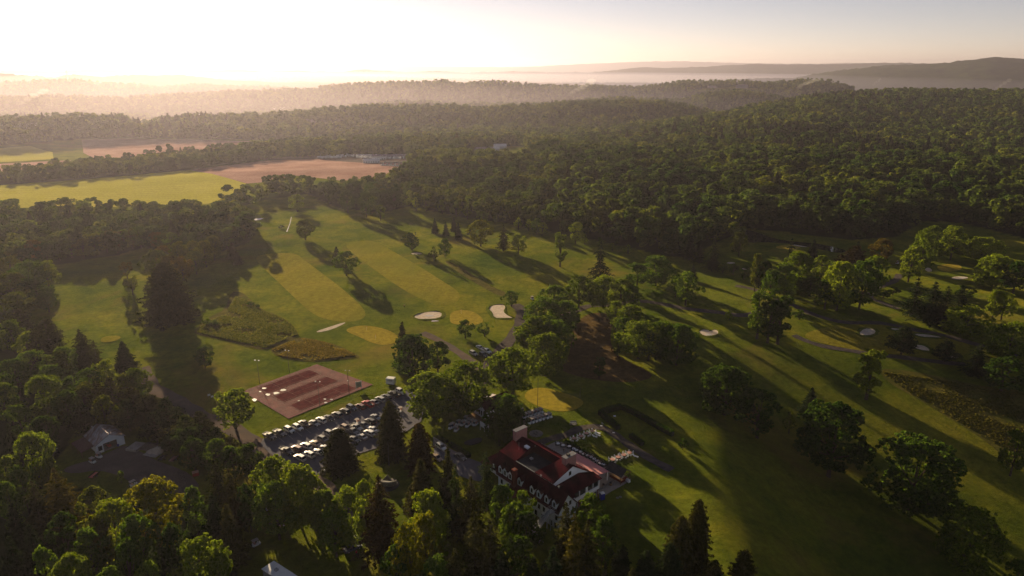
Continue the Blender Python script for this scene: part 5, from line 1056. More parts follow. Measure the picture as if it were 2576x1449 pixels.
# ------------------------------------------------------------------ people
def body(joints, edges, radii):
    me = bpy.data.meshes.new('body'); me.from_pydata(joints, edges, []); o = bpy.data.objects.new('tmp', me); COL.objects.link(o)
    sk = o.modifiers.new('s', 'SKIN'); 
    for v, rd in zip(me.skin_vertices[0].data, radii): v.radius = rd if isinstance(rd, tuple) else (rd, rd)
    me.skin_vertices[0].data[0].use_root = True
    sb = o.modifiers.new('b', 'SUBSURF'); sb.levels = 1; sb.render_levels = 1
    dg = bpy.context.evaluated_depsgraph_get(); dg.update(); out = bpy.data.meshes.new_from_object(o.evaluated_get(dg)); bpy.data.objects.remove(o); return out
def person_k(pose):
    r = empty('person', (0, 0, 0), cat='person')
    if pose == 'stand': hip, kn, ft, sh = .92, (0.0, .48), .08, 0
    J = [(0, 0, .95), (0, 0, 1.2), (0, 0, 1.42), (0, 0, 1.52), (0, .01, 1.62), (0, .01, 1.72)]; E_ = [(0, 1), (1, 2), (2, 3), (3, 4), (4, 5)]; R_ = [(.15, .11), (.15, .10), (.17, .10), .055, (.078, .095), .06]
    dz = 0 if pose == 'stand' else -.45
    J = [(x, y, z + dz) for x, y, z in J]
    for s in (-1, 1):
        b = len(J)
        if pose == 'stand':
            J += [(s * .1, 0, .88), (s * .12, -.03, .48), (s * .12, .02, .08), (s * .12, -.14, .04)]
            arm = [(s * .2, 0, 1.40), (s * .27, .04, 1.13), (s * .25, -.1, .93), (s * .24, -.16, .86)]
        elif pose == 'sit':
            J += [(s * .1, -.05, .5), (s * .13, -.45, .5), (s * .13, -.45, .1), (s * .13, -.58, .05)]
            arm = [(s * .2, 0, .95), (s * .27, -.05, .7), (s * .18, -.3, .72), (s * .14, -.38, .73)]
        else:
            J += [(s * .1, 0, .88), (s * .11, -.16 * s, .5), (s * .11, -.12 * s + .1, .12), (s * .11, -.14 * s - .02, .05)]; arm = [(s * .2, 0, 1.40), (s * .25, .14 * s, 1.14), (s * .24, .1 * s - .1, .94), (s * .23, .1 * s - .15, .88)]
        E_ += [(0, b), (b, b + 1), (b + 1, b + 2), (b + 2, b + 3)]; R_ += [.085, .06, .042, .035]
        a = len(J); J += arm; E_ += [(2, a), (a, a + 1), (a + 1, a + 2), (a + 2, a + 3)]; R_ += [.055, .042, .03, .025]
        for f in range(5):                                      # fingers
            h = len(J); w_ = arm[3]; o_ = (f - 2) * .016; L_ = (.045, .075, .08, .075, .06)[f]
            J += [(w_[0] + o_, w_[1] - .03, w_[2] - .02), (w_[0] + o_ * 1.3, w_[1] - .03 - L_ * .5, w_[2] - .03 - L_ * .6)]; E_ += [(a + 3, h), (h, h + 1)]; R_ += [.009, .008]
    bm_ = body(J, E_, R_); bm_.materials.append(M_SKIN); obj('body', bm_, r)
    hz = 1.70 + dz
    MB().lathe([(.10, hz - .06), (.108, hz), (.085, hz + .075), (.03, hz + .11)], 10, (0, .02)).build('hair', M_HAIR, r, True)
    f = MB().box(-.012, -.115, hz - .09, .012, -.08, hz - .05); f.build('nose', M_SKIN, r)
    for s in (-1, 1): MB().box(s * .032 - .011, -.094, hz - .045, s * .032 + .011, -.083, hz - .032).build('eye', M_BLACK, r)
    t = MB(); t.lathe([(.19, .93 + dz), (.19, 1.1 + dz), (.215, 1.35 + dz), (.14, 1.47 + dz), (.07, 1.5 + dz)], 12)
    t.v = [(x, y * .68, z) for x, y, z in t.v]
    for s in (-1, 1):
        q = [(s * .19, 0, 1.41 + dz)] + ([(s * .27, .03, 1.15 + dz)] if pose != 'sit' else [(s * .265, -.04, .74)]); t.tube(q, [.075, .06], 8)
    t.build('shirt', M_CLOTH, r, True); t = MB(); t.lathe([(.15, .8 + dz), (.185, .88 + dz), (.18, .99 + dz)], 12); t.v = [(x, y * .7, z) for x, y, z in t.v]
    base = 6
    for k, s in enumerate((-1, 1)):
        b = 6 + k * (4 + 4 + 10); t.tube([J[b], J[b + 1], J[b + 2]], [.11, .08, .062], 8)
    t.build('trousers', plain('trousers_cloth', (.06, .06, .075), .9), r, True)
    for k in range(2):
        b = 6 + k * 18; a = J[b + 2]; MB().box(a[0] - .05, a[1] - .2, 0 if pose != 'sit' else .0, a[0] + .05, a[1] + .07, .09, tx=.01, ty=.02).build('shoe', M_BLACK, r)
    return r
def people():
    st, si, wk = Kind(person_k('stand')), Kind(person_k('sit')), Kind(person_k('walk'))
    cols = [((.5, .03, .03), 'red'), ((.08, .14, .40), 'blue'), ((.62, .62, .60), 'white'), ((.03, .03, .035), 'black'), ((.05, .20, .28), 'teal'), ((.30, .28, .26), 'grey'), ((.06, .06, .16), 'navy')]
    L = [(745,600,0),(790,560,1),(820,585,5),(1000,640,3),(1190,665,5),(1250,640,1),(1310,655,2),(1225,690,6),(1330,710,3),(1395,775,1),(1410,815,2),(1490,825,2),(1530,860,3),(1590,870,4),(1640,900,5),(1100,625,3),(575,540,3),(1460,800,6),(665,600,3)]
    for k, (X, Y, c) in enumerate(L):
        K = (st, si, si, wk)[k % 4] if k not in (0, 1, 16) else st; p = at(*ZP((X, Y))[0]) + Vector((0, 0, .11))
        K.put(p, rnd.uniform(0, 6.28), 'person in a %s top on the patio, %s from the left' % (cols[c][1], ORDN[sorted(x[0] for x in L).index(X)]), 'people on the patio', cols[c][0])
    wk.put(at(1017, 773), 2.4, 'lone golfer in dark clothes walking up the fairway', None, cols[3][0])
    wk.put(at(*Z4((1665, 865))[0]) + Vector((0, 0, .16)), 1.0, 'person in a pale blue top beside the cart in the lot', None, (.3, .4, .55)); st.put(at(*Z4((1800, 905))[0]) + Vector((0, 0, .16)), 2, 'person in white standing behind the black SUV in the lot', None, cols[2][0])
    st.put(at(*Q6((1905, 1320))[0]), 1, 'person in a red shirt at the dark bottom edge', None, cols[0][0])
    si.put(L2W(7.4, 17.0) + Vector((0, 0, 3.5)), UA + 1.57, 'person in blue sitting at the open porch window', None, cols[1][0])
Q6 = crop(613.3, 1201.1, 6.71)
# ------------------------------------------------------------------ other buildings
def gable_building(name, p, rz, L, W, hw, hr, label, cat='building', group=None, mw=None, mr=None, detail=True, over=.3):
    r = empty(name, p, rz, label, cat, group); mw = mw or M_SIDING; mr = mr or M_ROOF; l, w = L / 2, W / 2
    MB().add([(-l, -w, -1), (l, -w, -1), (l, w, -1), (-l, w, -1), (-l, -w, hw), (l, -w, hw), (l, w, hw), (-l, w, hw), (-l, 0, hr), (l, 0, hr)], [(0, 1, 5, 4), (2, 3, 7, 6), (1, 2, 6, 9, 5), (3, 0, 4, 8, 7), (0, 3, 2, 1)]).build('wall', mw, r)
    o = over; s = (hr - hw) / w
    MB().slab([(-l - o, -w - o, hw - s * o + .12), (l + o, -w - o, hw - s * o + .12), (l + o, 0, hr + .12), (-l - o, 0, hr + .12)], .14).slab([(-l - o, .001, hr + .12), (l + o, .001, hr + .12), (l + o, w + o, hw - s * o + .12), (-l - o, w + o, hw - s * o + .12)], .14).build('roof', mr, r)
    if detail:
        n = max(2, int(L / 3))
        for k in range(n):
            for sy in (-1, 1):
                x = -l + (k + .5) * L / n; MB().box(x - .45, sy * w - .03, 1.0, x + .45, sy * w + .03, 2.2).build('window', M_GLASS, r)
        MB().box(l - .03, -.5, 0, l + .04, .5, 2.1).build('door', M_WOOD, r)
    return r
def buildings():
    # cart shed beside the maples
    a = at(*Z8((1130, 500))[0]); rz = UA + math.pi / 2
    c = a + Vector((.751, .66, 0)) * 6.5 + Vector((-.66, .751, 0)) * 3.2
    r = gable_building('cart_shed', Vector((c.x, c.y, gh(c.x, c.y))), rz, 12.5, 7, 3.3, 6.0, 'white cart shed with dark red gabled roof between the maples', 'shed', detail=False)
    for y in (-2.2, -.9, .4): w_ = MB().box(-6.3, y - .4, .8, -6.24, y + .4, 2.6).build('window', M_GLASS, r)
    MB().box(-9.5, -4, -.2, -6.3, 3.6, .12).build('ramp', M_WOOD, r); MB().slab([(-6.4, 3.5, 3.2), (5.6, 3.5, 3.2), (5.6, 7.2, 2.5), (-6.4, 7.2, 2.5)], .12).build('lean_roof', M_TIN, r)
    for x in (-6, 0, 5.3): MB().box(x - .08, 6.9, -.3, x + .08, 7.06, 2.55).build('post', M_WOOD, r)
    # equipment shed: gable end opening to the yard
    fl = Vector((-136.5, 197.3, 0)); fr_ = fl + Vector((.655, .756, 0)) * 8.6; d = fr_ - fl; rz = math.atan2(d.y, d.x); Wd = d.length
    dirn = d.normalized(); bk = Vector((-dirn.y, dirn.x, 0)); D_ = 10.2; mid = (fl + fr_) / 2 + bk * D_ / 2
    r = empty('equipment_shed', Vector((mid.x, mid.y, gh(mid.x, mid.y))), rz, 'white equipment shed with worn tin roof and open bay on the yard', 'shed'); w = Wd / 2; l = D_ / 2; hw, hr = 3.3, 5.4
    MB().box(-w, l - .2, -.5, w, l, hw).box(-w, -l, -.5, -w + .2, l - .2, hw).box(w - .2, -l, -.5, w, l - .2, hw).box(-w + .2, -l, -.5, -w + 2.1, -l + .2, hw).box(w - 2.3, -l, -.5, w - .2, -l + .2, hw).box(-w + 2.1, -l, 2.8, w - 2.3, -l + .2, hw) \
        .add([(-w, -l, hw), (w, -l, hw), (0, -l, hr), (-w, -l + .2, hw), (w, -l + .2, hw), (0, -l + .2, hr)], [(0, 1, 2), (5, 4, 3)]).add([(-w, l, hw), (w, l, hw), (0, l, hr)], [(2, 1, 0)]).build('wall', M_SIDING, r)
    MB().slab([(-w - .4, -l - .4, hw - .2), (0, -l - .4, hr + .15), (0, l + .4, hr + .15), (-w - .4, l + .4, hw - .2)], .12).slab([(.001, -l - .4, hr + .15), (w + .4, -l - .4, hw - .2), (w + .4, l + .4, hw - .2), (.001, l + .4, hr + .15)], .12).build('roof', M_TIN, r)
    MB().slab([(-w - 4.2, -l + 1, 2.0), (-w - .2, -l + 1, 2.7), (-w - .2, l, 2.7), (-w - 4.2, l, 2.0)], .1).build('lean_roof', M_RUST, r)
    for y in (-l + 1.2, 0, l - .3): MB().box(-w - 4.1, y - .08, -.3, -w - 3.94, y + .08, 2.0).build('post', M_WOOD, r)
    MB().tube([(-w * .5, l - 2, 4), (-w * .5, l - 2, 6.2)], .14, 8).lathe([(.3, 6.2), (.05, 6.5)], 8, (-w * .5, l - 2)).build('vent_pipe', M_GREY, r)
    wd = MB().box(-w + .5, -l - .03, .8, -w + 1.7, -l + .01, 2.4).build('window', M_GLASS, r); MB().box(-w + .35, -l - .015, .65, -w + 1.85, -l - .001, 2.55).build('frame', M_WHITE, wd)
    MB().box(-w + .2, -l + .2, -.4, w - .2, l - .2, .06).build('floor', M_CONC, r)
    tr = empty('red_mower', r.location + Vector((0, 0, .05)) - bk * 3, rz, 'red mower parked inside the open shed bay', 'mower'); MB().box(-.6, -.9, .3, .6, .9, .9, tx=.1, ty=.15).build('body', M_RED, tr); MB().box(-.3, .1, .9, .3, .7, 1.3).build('seat', M_BLACK, tr)
    for x in (-.65, .65):
        for y in (-.7, .7): MB().lathe([(.3, -.12), (.3, .12)], 10).build('wheel', M_TYRE, tr); t_ = tr.children[-1] if tr.children else None; 
    for ch in [o for o in bpy.data.objects if o.parent == tr and o.name.startswith('wheel')]: ch.rotation_euler = (0, math.pi / 2, 0)
    ws = [o for o in bpy.data.objects if o.parent == tr and o.name.startswith('wheel')]
    for ch, (x, y) in zip(ws, ((-.65, -.7), (-.65, .7), (.65, -.7), (.65, .7))): ch.location = (x, y, .3)
    p = at(*ZS((1105, 520))[0]); tag(MB().lathe([(.3, 0), (.32, .4), (.3, .9), (.28, .9)], 10).build('barrel', M_BLUE, None, loc=p), 'blue barrel at the right corner of the shed', 'barrel')
    p = at(*ZS((1480, 560))[0]); tag(MB().box(-2.4, -2.0, -.2, 2.4, 2.0, .9).build('concrete_block', M_CONC, None, loc=p, rotz=rz + .5), 'square concrete platform right of the shed', 'platform')
    p = at(*ZS((1900, 640))[0]); b = MB(); b.box(-3, -2.6, -.1, 3, 2.6, .12); b.build('p', M_CONC).name = 'bin_slab'; o = bpy.data.objects['bin_slab']; o.location = p; o.rotation_euler = (0, 0, rz + .4); tag(o, 'cracked concrete slab of the material bins', 'slab')
    rs = np.random.RandomState(4); n = 14; V = [(0, 0, 1.7)]; F = []
    for ring, (rr, z) in enumerate(((.8, 1.3), (1.8, .55), (2.6, 0))):
        for k in range(n): a = 6.283 * k / n; q = rr * (1 + .15 * rs.randn()); V.append((q * math.cos(a) * 1.3, q * math.sin(a), z + .06 * rs.randn()))
    for k in range(n): F.append((0, 1 + k, 1 + (k + 1) % n)); F += [(1 + ring * n + k, 1 + (ring + 1) * n + k, 1 + (ring + 1) * n + (k + 1) % n, 1 + ring * n + (k + 1) % n) for ring in (0, 1)]
    tag(obj('sand_pile', mesh('sand_pile', V, F, [M_SAND]), loc=at(*ZS((1960, 620))[0])), 'pale heap of sand on the slab', 'sand pile'); tag(obj('soil_pile', mesh('soil_pile', V, F, [M_DIRT]), loc=at(*ZS((1750, 530))[0])), 'dark heap of soil behind the sand', 'soil pile')
    p = at(*BL((1478, 688))[0]); r = empty('red_container', p, .5, 'small red box with pale lid on the yard edge', 'container'); MB().box(-.9, -.7, 0, .9, .7, 1.1).build('box', M_RED, r); MB().box(-.95, -.75, 1.1, .95, .75, 1.2).build('lid', M_TABLE, r)
    for k, (P_, lab, cl) in enumerate(((ZS((2040, 800))[0], 'dark flat trailer at the right of the yard', M_BLACK), (ZS((2280, 820))[0], 'small trailer with pink board beside the dark one', M_TABLE), (ZS((600, 1165))[0], 'utility cart with red cargo bed below the yard', M_RED))):
        r = empty('utility_trailer', at(*P_) + Vector((0, 0, .1)), rz + .6, lab, 'trailer', 'trailers at the yard'); MB().box(-1.5, -.75, .5, 1.5, .75, .62).build('deck', cl, r); MB().box(-1.5, -.78, .6, 1.5, -.72, .95).box(-1.5, .72, .6, 1.5, .78, .95).build('side', M_BLACK, r); MB().tube([(1.5, 0, .5), (2.5, 0, .4)], .05, 4).build('drawbar', M_BLACK, r); wheels(r, (0,), .92, .3, .16)
    p = at(*BL((418, 528))[0]); r = empty('tractor', p, 2.4, 'small yellow-green tractor with white canopy left of the shed', 'tractor'); MB().box(-.2, -.4, .6, 1.5, .4, 1.3, tx=.05, ty=.08).build('hood', plain('tractor_green', (.20, .24, .05), .5), r); MB().box(-1.2, -.5, .5, -.2, .5, 1.0).build('seat_deck', M_BLACK, r); MB().box(-1.3, -.75, 2.2, .4, .75, 2.28).build('canopy', M_WHITE, r)
    for s in (-.65, .65): MB().tube([(-1.1, s, .9), (-1.1, s, 2.2)], .04, 4).build('canopy_post', M_BLACK, r)
    wheels(r, (-.8,), .85, .6, .3); wheels(r, (1.1,), .7, .35, .2)
    # low wall by the drive
    for pts, l in ((Z8((40,905),(170,985),(320,1085)), 'pale low wall at the head of the clubhouse drive'), (Z8((50,970),(130,1040)), 'short orange-lit wall beside the white car')):
        P = [at(*q) for q in pts]; b = MB(); o = P[0]
        for a_, c_ in zip(P, P[1:]):
            dd = (c_ - a_).normalized(); s = Vector((-dd.y, dd.x, 0)) * .18; q = [a_ - s, c_ - s, c_ + s, a_ + s]; b.prism([(v.x - o.x, v.y - o.y) for v in q], -.3, .8)
        tag(b.build('low_wall', M_CONC, None, loc=o), l, 'low wall')
    # far buildings
    wht, gry = M_WHITE, M_TIN
    FAR = [('barn', 1218, 382, 30, 11, 5, 8, .25, 'long white barn in the clearing beyond the forest', wht, gry), ('farmhouse', 1258, 374, 22, 10, 5, 8.5, .1, 'white farmhouse in the far clearing, larger one', wht, wht), ('farmhouse', 1246, 379, 13, 9, 4, 6.5, .1, 'low white wing building left of the farmhouse', wht, wht), ('shed', 1267, 389, 6, 5, 2.6, 4, .6, 'small grey shed below the far farmhouse', wht, gry),
           ('house', 1272, 341, 20, 10, 5, 8, .3, 'white house among trees beyond the far clearing', wht, gry), ('house', 1320, 360, 16, 9, 4, 7, .9, 'grey house among the trees right of the far clearing', gry, gry), ('house', 1499, 353, 24, 10, 5, 8, .2, 'grey-roofed house in the forest below the middle hill', wht, gry),
           ('house', 1140, 346, 20, 10, 4, 7, .4, 'pale house in the village beyond the vehicle yard, rightmost', wht, gry), ('house', 1100, 342, 24, 10, 4, 7, .1, 'pale long house in the hazy village', wht, gry), ('house', 1118, 335, 18, 10, 4, 7, .7, 'pale small house at the back of the hazy village', wht, gry),
           ('barn', 700, 277, 60, 18, 7, 12, .1, 'hazy barn at the edge of the far pale field', wht, gry), ('house', 510, 291, 45, 16, 5, 8, 0, 'long low greenhouse roof in the haze', wht, wht), ('house', 562, 294, 26, 12, 5, 8, .2, 'small hazy white house right of the greenhouse', wht, wht), ('barn', 777, 309, 34, 16, 6, 10, .3, 'round-roofed hazy barn beyond the vehicle yard', gry, gry),
           ('barn', 52, 322, 60, 14, 6, 9, .4, 'long pale barn in the haze at far left', wht, wht), ('house', 1792, 221, 40, 16, 6, 10, .1, 'hazy farmhouse on the ridge-top meadow, left one', gry, gry), ('barn', 1866, 221, 50, 20, 8, 14, .1, 'big hazy barn on the ridge-top meadow', gry, gry),
           ('house', 1908, 377, 26, 10, 5, 8, .1, 'grey roof deep in the right hand forest', gry, gry), ('house', 2433, 417, 13, 9, 6, 9.5, .2, 'small white gabled house in a gap of the right forest', wht, gry), ('house', 2475, 430, 9, 7, 4, 6, .2, 'white outbuilding beside the house in the right forest', wht, gry),
           ('warehouse', 954, 401, 20, 12, 5, 7, .1, 'blue-grey workshop in the vehicle yard', wht, gry), ('warehouse', 994, 399, 32, 12, 4, 6.5, .1, 'long dark-roofed building in the vehicle yard', gry, gry), ('warehouse', 1019 - 84, 409.5, 22, 9, 4.5, 5.5, .1, 'white open-sided building in the vehicle yard', wht, wht)]
    for nm, x, y, L, W, hw, hr, rz_, lab, mw, mr in FAR:
        p = at(x, y); gable_building(nm, p, rz_, L, W, hw, hr, lab, {'barn': 'barn', 'shed': 'shed', 'warehouse': 'warehouse'}.get(nm, 'house'), None, mw, mr, detail=(p.y < 2000), over=.5)
        NEAR_OPEN.append([(x - 18, y - 3), (x + 18, y - 3), (x + 18, y + 9), (x - 18, y + 9)])
    tv = Kind(rv()); n = 0
    for r_ in range(2):
        for k in range(27):
            X = 320 + k * 68 + r_ * 30; Y = 236 - r_ * 38 - (24 if 780 < X < 950 else 0) + rnd.uniform(-6, 6) + (14 if X > 1600 else 0)
            if 880 < X < 1100 and r_ == 0: continue
            tv.put(at(*ZF((X, Y))[0]) + Vector((0, 0, .3)), rnd.uniform(-.2, .2) + (1.57 if k % 3 else 0), 'pale camper trailer, %s from the left in the %s yard row' % (ORDN[k], ('front', 'back')[r_]), 'camper trailers in the distant vehicle yard')
    # lattice mast on the hazy ridge
    p = at(171, 200); b = MB(); h = 150
    for s in ((-4, -4), (4, -4), (4, 4), (-4, 4)): b.tube([(s[0], s[1], -10), (s[0] * .3, s[1] * .3, h)], .8, 4)
    for k in range(9): z = k * h / 9; f = 1 - .7 * z / h; b.tube([(-4 * f, -4 * f, z), (4 * f, -4 * f, z + h / 9)], .5, 4); b.tube([(4 * f, 4 * f, z), (-4 * f, 4 * f, z + h / 9)], .5, 4)
    tag(b.build('radio_mast', M_GREY, None, loc=p), 'tall lattice mast on the hazy ridge at left', 'mast')
def rv():
    r = empty('camper_trailer', (0, 0, 0), cat='camper'); loft([(-3.6, [(1.1, .5), (1.2, .7), (1.2, 2.3), (1.1, 2.75), (.9, 2.85)]), (3.2, [(1.1, .5), (1.2, .7), (1.2, 2.4), (1.1, 2.9), (.9, 3.0)]), (3.8, [(1.0, .9), (1.1, 1.1), (1.1, 2.0), (1.0, 2.4), (.8, 2.5)])]).build('body', M_WHITE, r)
    for s in (-1, 1): MB().box(-2.2, s * 1.19 - .02, 1.5, 1.8, s * 1.19 + .04, 2.1).build('window', M_GLASS, r)
    wheels(r, (-.4, .5), 1.15, .36, .2); return r
def courts():
    P = [(609, 985), (797, 917), (938, 968), (726, 1054)]; W = [at(*q) for q in P]
    m, t, o = mat('court_surface'); p = pos(t); c = ramp(t, noise(t, 0.25, 7, p, 0.6), [(0.3, (0.075, 0.020, 0.024)), (0.7, (0.15, 0.042, 0.042))])
    c = mixc(t, ramp(t, noise(t, 0.9, 5, p, .7), [(.5, (0, 0, 0)), (.75, (1, 1, 1))]), c, (0.10, 0.055, 0.05)); b = N(t, 'ShaderNodeBsdfPrincipled'); b.inputs['Roughness'].default_value = .9; b.inputs['Specular IOR Level'].default_value = .05; t.links.new(c, b.inputs['Base Color']); t.links.new(bump(t, noise(t, 3, 4, p), .3), b.inputs['Normal']); t.links.new(b.outputs[0], o.inputs[0])
    M_IN = surf('court_inner', [(0.3, (0.060, 0.022, 0.025)), (0.7, (0.125, 0.042, 0.040))], scale=.5, bmp=.2); M_LN = surf('worn_line', [(0.3, (0.12, 0.06, 0.055)), (0.7, (0.26, 0.17, 0.15))], scale=2)
    s = sheet('tennis_court', P, m, .16, 4); 
    A, Bq, Cq, Dq = W[0], W[1], W[2], W[3]                       # left, top, right, bottom
    def uv(a, b): e = A.lerp(Bq, b); f = Dq.lerp(Cq, b); q = e.lerp(f, a); return q
    for a0 in (.04, .37, .70):
        q = [uv(a0 + .06, .2), uv(a0 + .06, .8), uv(a0 + .2, .8), uv(a0 + .2, .2)]
        sheet('court_inner', None, M_IN, .185, 4, wpts=[uv(a0 + .03, .17), uv(a0 + .03, .83), uv(a0 + .24, .83), uv(a0 + .24, .17)])
    b = MB()
    def ln(a0, b0, a1, b1, w=.07):
        p_, q_ = uv(a0, b0), uv(a1, b1); n = max(2, int((q_ - p_).length / 3)); d = (q_ - p_).normalized(); s_ = Vector((-d.y, d.x, 0)) * w
        for k in range(n):
            e, f = p_.lerp(q_, k / n), p_.lerp(q_, (k + 1) / n); b.add([(v.x, v.y, gh(v.x, v.y) + .215) for v in (e - s_, f - s_, f + s_, e + s_)], [(0, 1, 2, 3)])
    for a0 in (.04, .37, .70):
        a1 = a0 + .26
        for x in (a0, a1, a0 + .035, a1 - .035): ln(x, .16, x, .84)
        for y in (.16, .84): ln(a0, y, a1, y)
        for y in (.33, .67): ln(a0 + .035, y, a1 - .035, y)
        ln((a0 + a1) / 2, .33, (a0 + a1) / 2, .67)
    tag(b.build('court_lines', M_LN), kind='structure')
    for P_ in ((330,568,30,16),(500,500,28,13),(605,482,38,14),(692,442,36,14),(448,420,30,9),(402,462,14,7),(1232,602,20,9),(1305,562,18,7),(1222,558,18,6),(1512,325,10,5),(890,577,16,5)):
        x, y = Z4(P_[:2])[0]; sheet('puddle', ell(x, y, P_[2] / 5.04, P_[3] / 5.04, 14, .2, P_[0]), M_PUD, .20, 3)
def mist():
    m = vol('mist', 3e-3, (.95, .95, .96), .3); k = 0
    for x, y, L, hgt, tilt, lab in ((1432, 240, 150, 60, .6, 'thin wisp of mist rising on the middle hill'), (1995, 229, 110, 40, .6, 'wisp of mist over the right ridge'), (2508, 222, 90, 50, .5, 'wisp of mist behind the right hilltop'), (62, 262, 120, 45, .5, 'bright wisp of mist at far left'), (2195 / 1.0, 214, 60, 40, .4, 'faint wisp of mist at the foot of the blue mountain')):
        p = at(x, y + 4); b = MB(); rs = random.Random(k); k += 1
        for j in range(7):
            f = j / 6; c = Vector((f * L * .7 + rs.uniform(-8, 8), rs.uniform(-20, 20), 12 + f * hgt)); rx, rz_ = L * (.10 + .07 * f), hgt * .16; n = 10; V = []; F = []
            for a in range(1, 6):
                th = math.pi * a / 6
                for q in range(n): ph = 6.283 * q / n; V.append((c.x + rx * math.sin(th) * math.cos(ph), c.y + rx * math.sin(th) * math.sin(ph), c.z + rz_ * math.cos(th)))
            V += [(c.x, c.y, c.z + rz_), (c.x, c.y, c.z - rz_)]
            for a in range(4):
                for q in range(n): F.append((a * n + q, (a + 1) * n + q, (a + 1) * n + (q + 1) % n, a * n + (q + 1) % n))
            for q in range(n): F.append((5 * n, q, (q + 1) % n)); F.append((5 * n + 1, 4 * n + (q + 1) % n, 4 * n + q))
            b.add(V, F)
        tag(b.build('mist', m, None, loc=p), lab, 'mist', kind='stuff')
    # fog pooled in the low ground between the ridges
    for (cx, cyy, cz), (ax, ay, az), rz_, dn, cl, lab in (((-1200, 7000, -90), (9000, 6000, 185), 0, 1.6e-4, (.25, .25, .36), 'broad layer of valley mist that the farther ridges stand in'), ((-2100, 4000, -50), (3200, 3000, 140), .1, 2.6e-4, (.22, .185, .185), 'warm mist filling the left valley towards the sun'), ((-500, 9600, -90), (6500, 2000, 150), 0, 3e-4, (.5, .48, .52), 'fog bank between the farthest ridges')):
        b = MB(); n = 24; V = []; F = []
        for a in range(1, 10):
            th = math.pi * a / 10
            for q in range(n): ph = 6.283 * q / n; V.append((ax * math.sin(th) * math.cos(ph), ay * math.sin(th) * math.sin(ph), az * math.cos(th)))
        V += [(0, 0, az), (0, 0, -az)]
        for a in range(8):
            for q in range(n): F.append((a * n + q, (a + 1) * n + q, (a + 1) * n + (q + 1) % n, a * n + (q + 1) % n))
        for q in range(n): F.append((9 * n, q, (q + 1) % n)); F.append((9 * n + 1, 8 * n + (q + 1) % n, 8 * n + q))
        b.add(V, F); tag(b.build('valley_fog', vol('valley_fog', dn, cl, .5), None, loc=(cx, cyy, cz), rotz=rz_), lab, 'fog', kind='stuff')
# ================================================================== trees one can tell apart
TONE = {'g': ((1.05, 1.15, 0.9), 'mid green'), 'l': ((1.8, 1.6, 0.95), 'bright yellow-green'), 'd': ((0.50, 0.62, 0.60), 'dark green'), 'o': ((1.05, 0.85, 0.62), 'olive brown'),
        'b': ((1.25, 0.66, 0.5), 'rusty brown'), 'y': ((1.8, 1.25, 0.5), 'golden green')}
KNAME = {'oak': ('broadleaf_tree', 'round-crowned tree'), 'big': ('broadleaf_tree', 'large spreading tree'), 'tall': ('broadleaf_tree', 'tall narrow tree'), 'open': ('broadleaf_tree', 'thin open-crowned tree'),
         'small': ('small_tree', 'small tree'), 'ball': ('broadleaf_tree', 'ball-shaped tree'), 'spruce': ('spruce_tree', 'pointed spruce'), 'fullspruce': ('spruce_tree', 'broad dense spruce'),
         'ragspruce': ('spruce_tree', 'tall ragged spruce'), 'pine': ('pine_tree', 'flat-layered pine'), 'bush': ('shrub', 'low rounded shrub')}
PROTO['bush'] = [broadleaf(95, 3.2, 4, 0.3, 'ball', nl=16, nleaf=1500, size=0.22, flat=0.7)]
LAND = {'equipment shed': (255, 1110), 'gravel yard': (340, 1190), 'tennis courts': (775, 985), 'white box trailer': (984, 955), 'parking lot': (830, 1100), 'clubhouse': (1400, 1190),
        'clubhouse stairs': (1390, 1300), 'cart shed': (1225, 1030), 'rows of parked golf carts': (1350, 1050), 'putting green': (1392, 1003), 'kidney-shaped bunker': (1262, 784), 'oval bunker with a puddle': (1075, 793),
        'left striped fairway': (780, 725), 'right striped fairway': (1010, 690), 'far dark pond': (1960, 590), 'bunkered hill green': (2190, 850), 'bare brown slope': (1500, 880), 'left meadow': (230, 820),
        'stone monument': (975, 1215), 'fork of the cart paths': (1990, 765), 'far yellow-green field': (300, 480), 'far edge of the mown course': (1150, 545), 'white oval bunker on the right': (2413, 699),
        'bottom right corner': (2500, 1400), 'bottom left corner': (60, 1420), 'bottom edge of the picture': (1250, 1440), 'long dark fairway below the hill': (2050, 1150), 'rough slope on the right': (2420, 1020),
        'four cars on the grass': (1207, 888), 'small open lawn below the lot': (900, 1180), 'road at the bottom left': (800, 1240), 'left edge of the picture': (0, 1100), 'greens across the path': (1880, 650), 'white roof at the bottom': (703, 1433)}
TREES = []
# form B: (kind, x, y of base, y of top, width, tone); form T: (kind, x, y of top, width, tone, height in metres)
def B(cr, rows):
    for k, x, yb, yt, w, tn in rows:
        (X, YB), (_, YT) = cr((x, yb), (x, yt)); TREES.append(('B', k, X, YB, YT, w / 3, tn))
def T(cr, rows):
    for k, x, yt, w, tn, h in rows:
        ((X, YT),) = cr((x, yt)); TREES.append(('T', k, X, YT, h, w / 3, tn))
B(TL, [('oak',2245,1215,1088,150,'l'), ('bush',2122,1342,1316,45,'d'), ('oak',1860,1330,1225,110,'l')])
B(ML, [('oak',2305,170,25,145,'o'), ('oak',1548,1138,982,168,'d'), ('fullspruce',1290,775,335,400,'o'), ('open',1005,585,400,130,'o'), ('open',965,470,340,110,'b'), ('spruce',1760,310,190,95,'b'), ('spruce',1798,355,262,88,'b'), ('pine',2545,330,222,60,'d'), ('oak',2615,440,265,195,'g'),
        ('spruce',960,1170,925,195,'d'), ('bush',1895,665,635,60,'d'), ('bush',1945,680,655,45,'d'), ('bush',1570,810,765,70,'g'), ('bush',1625,815,775,60,'g')])
B(BL, [('oak',1778,335,52,305,'l')])
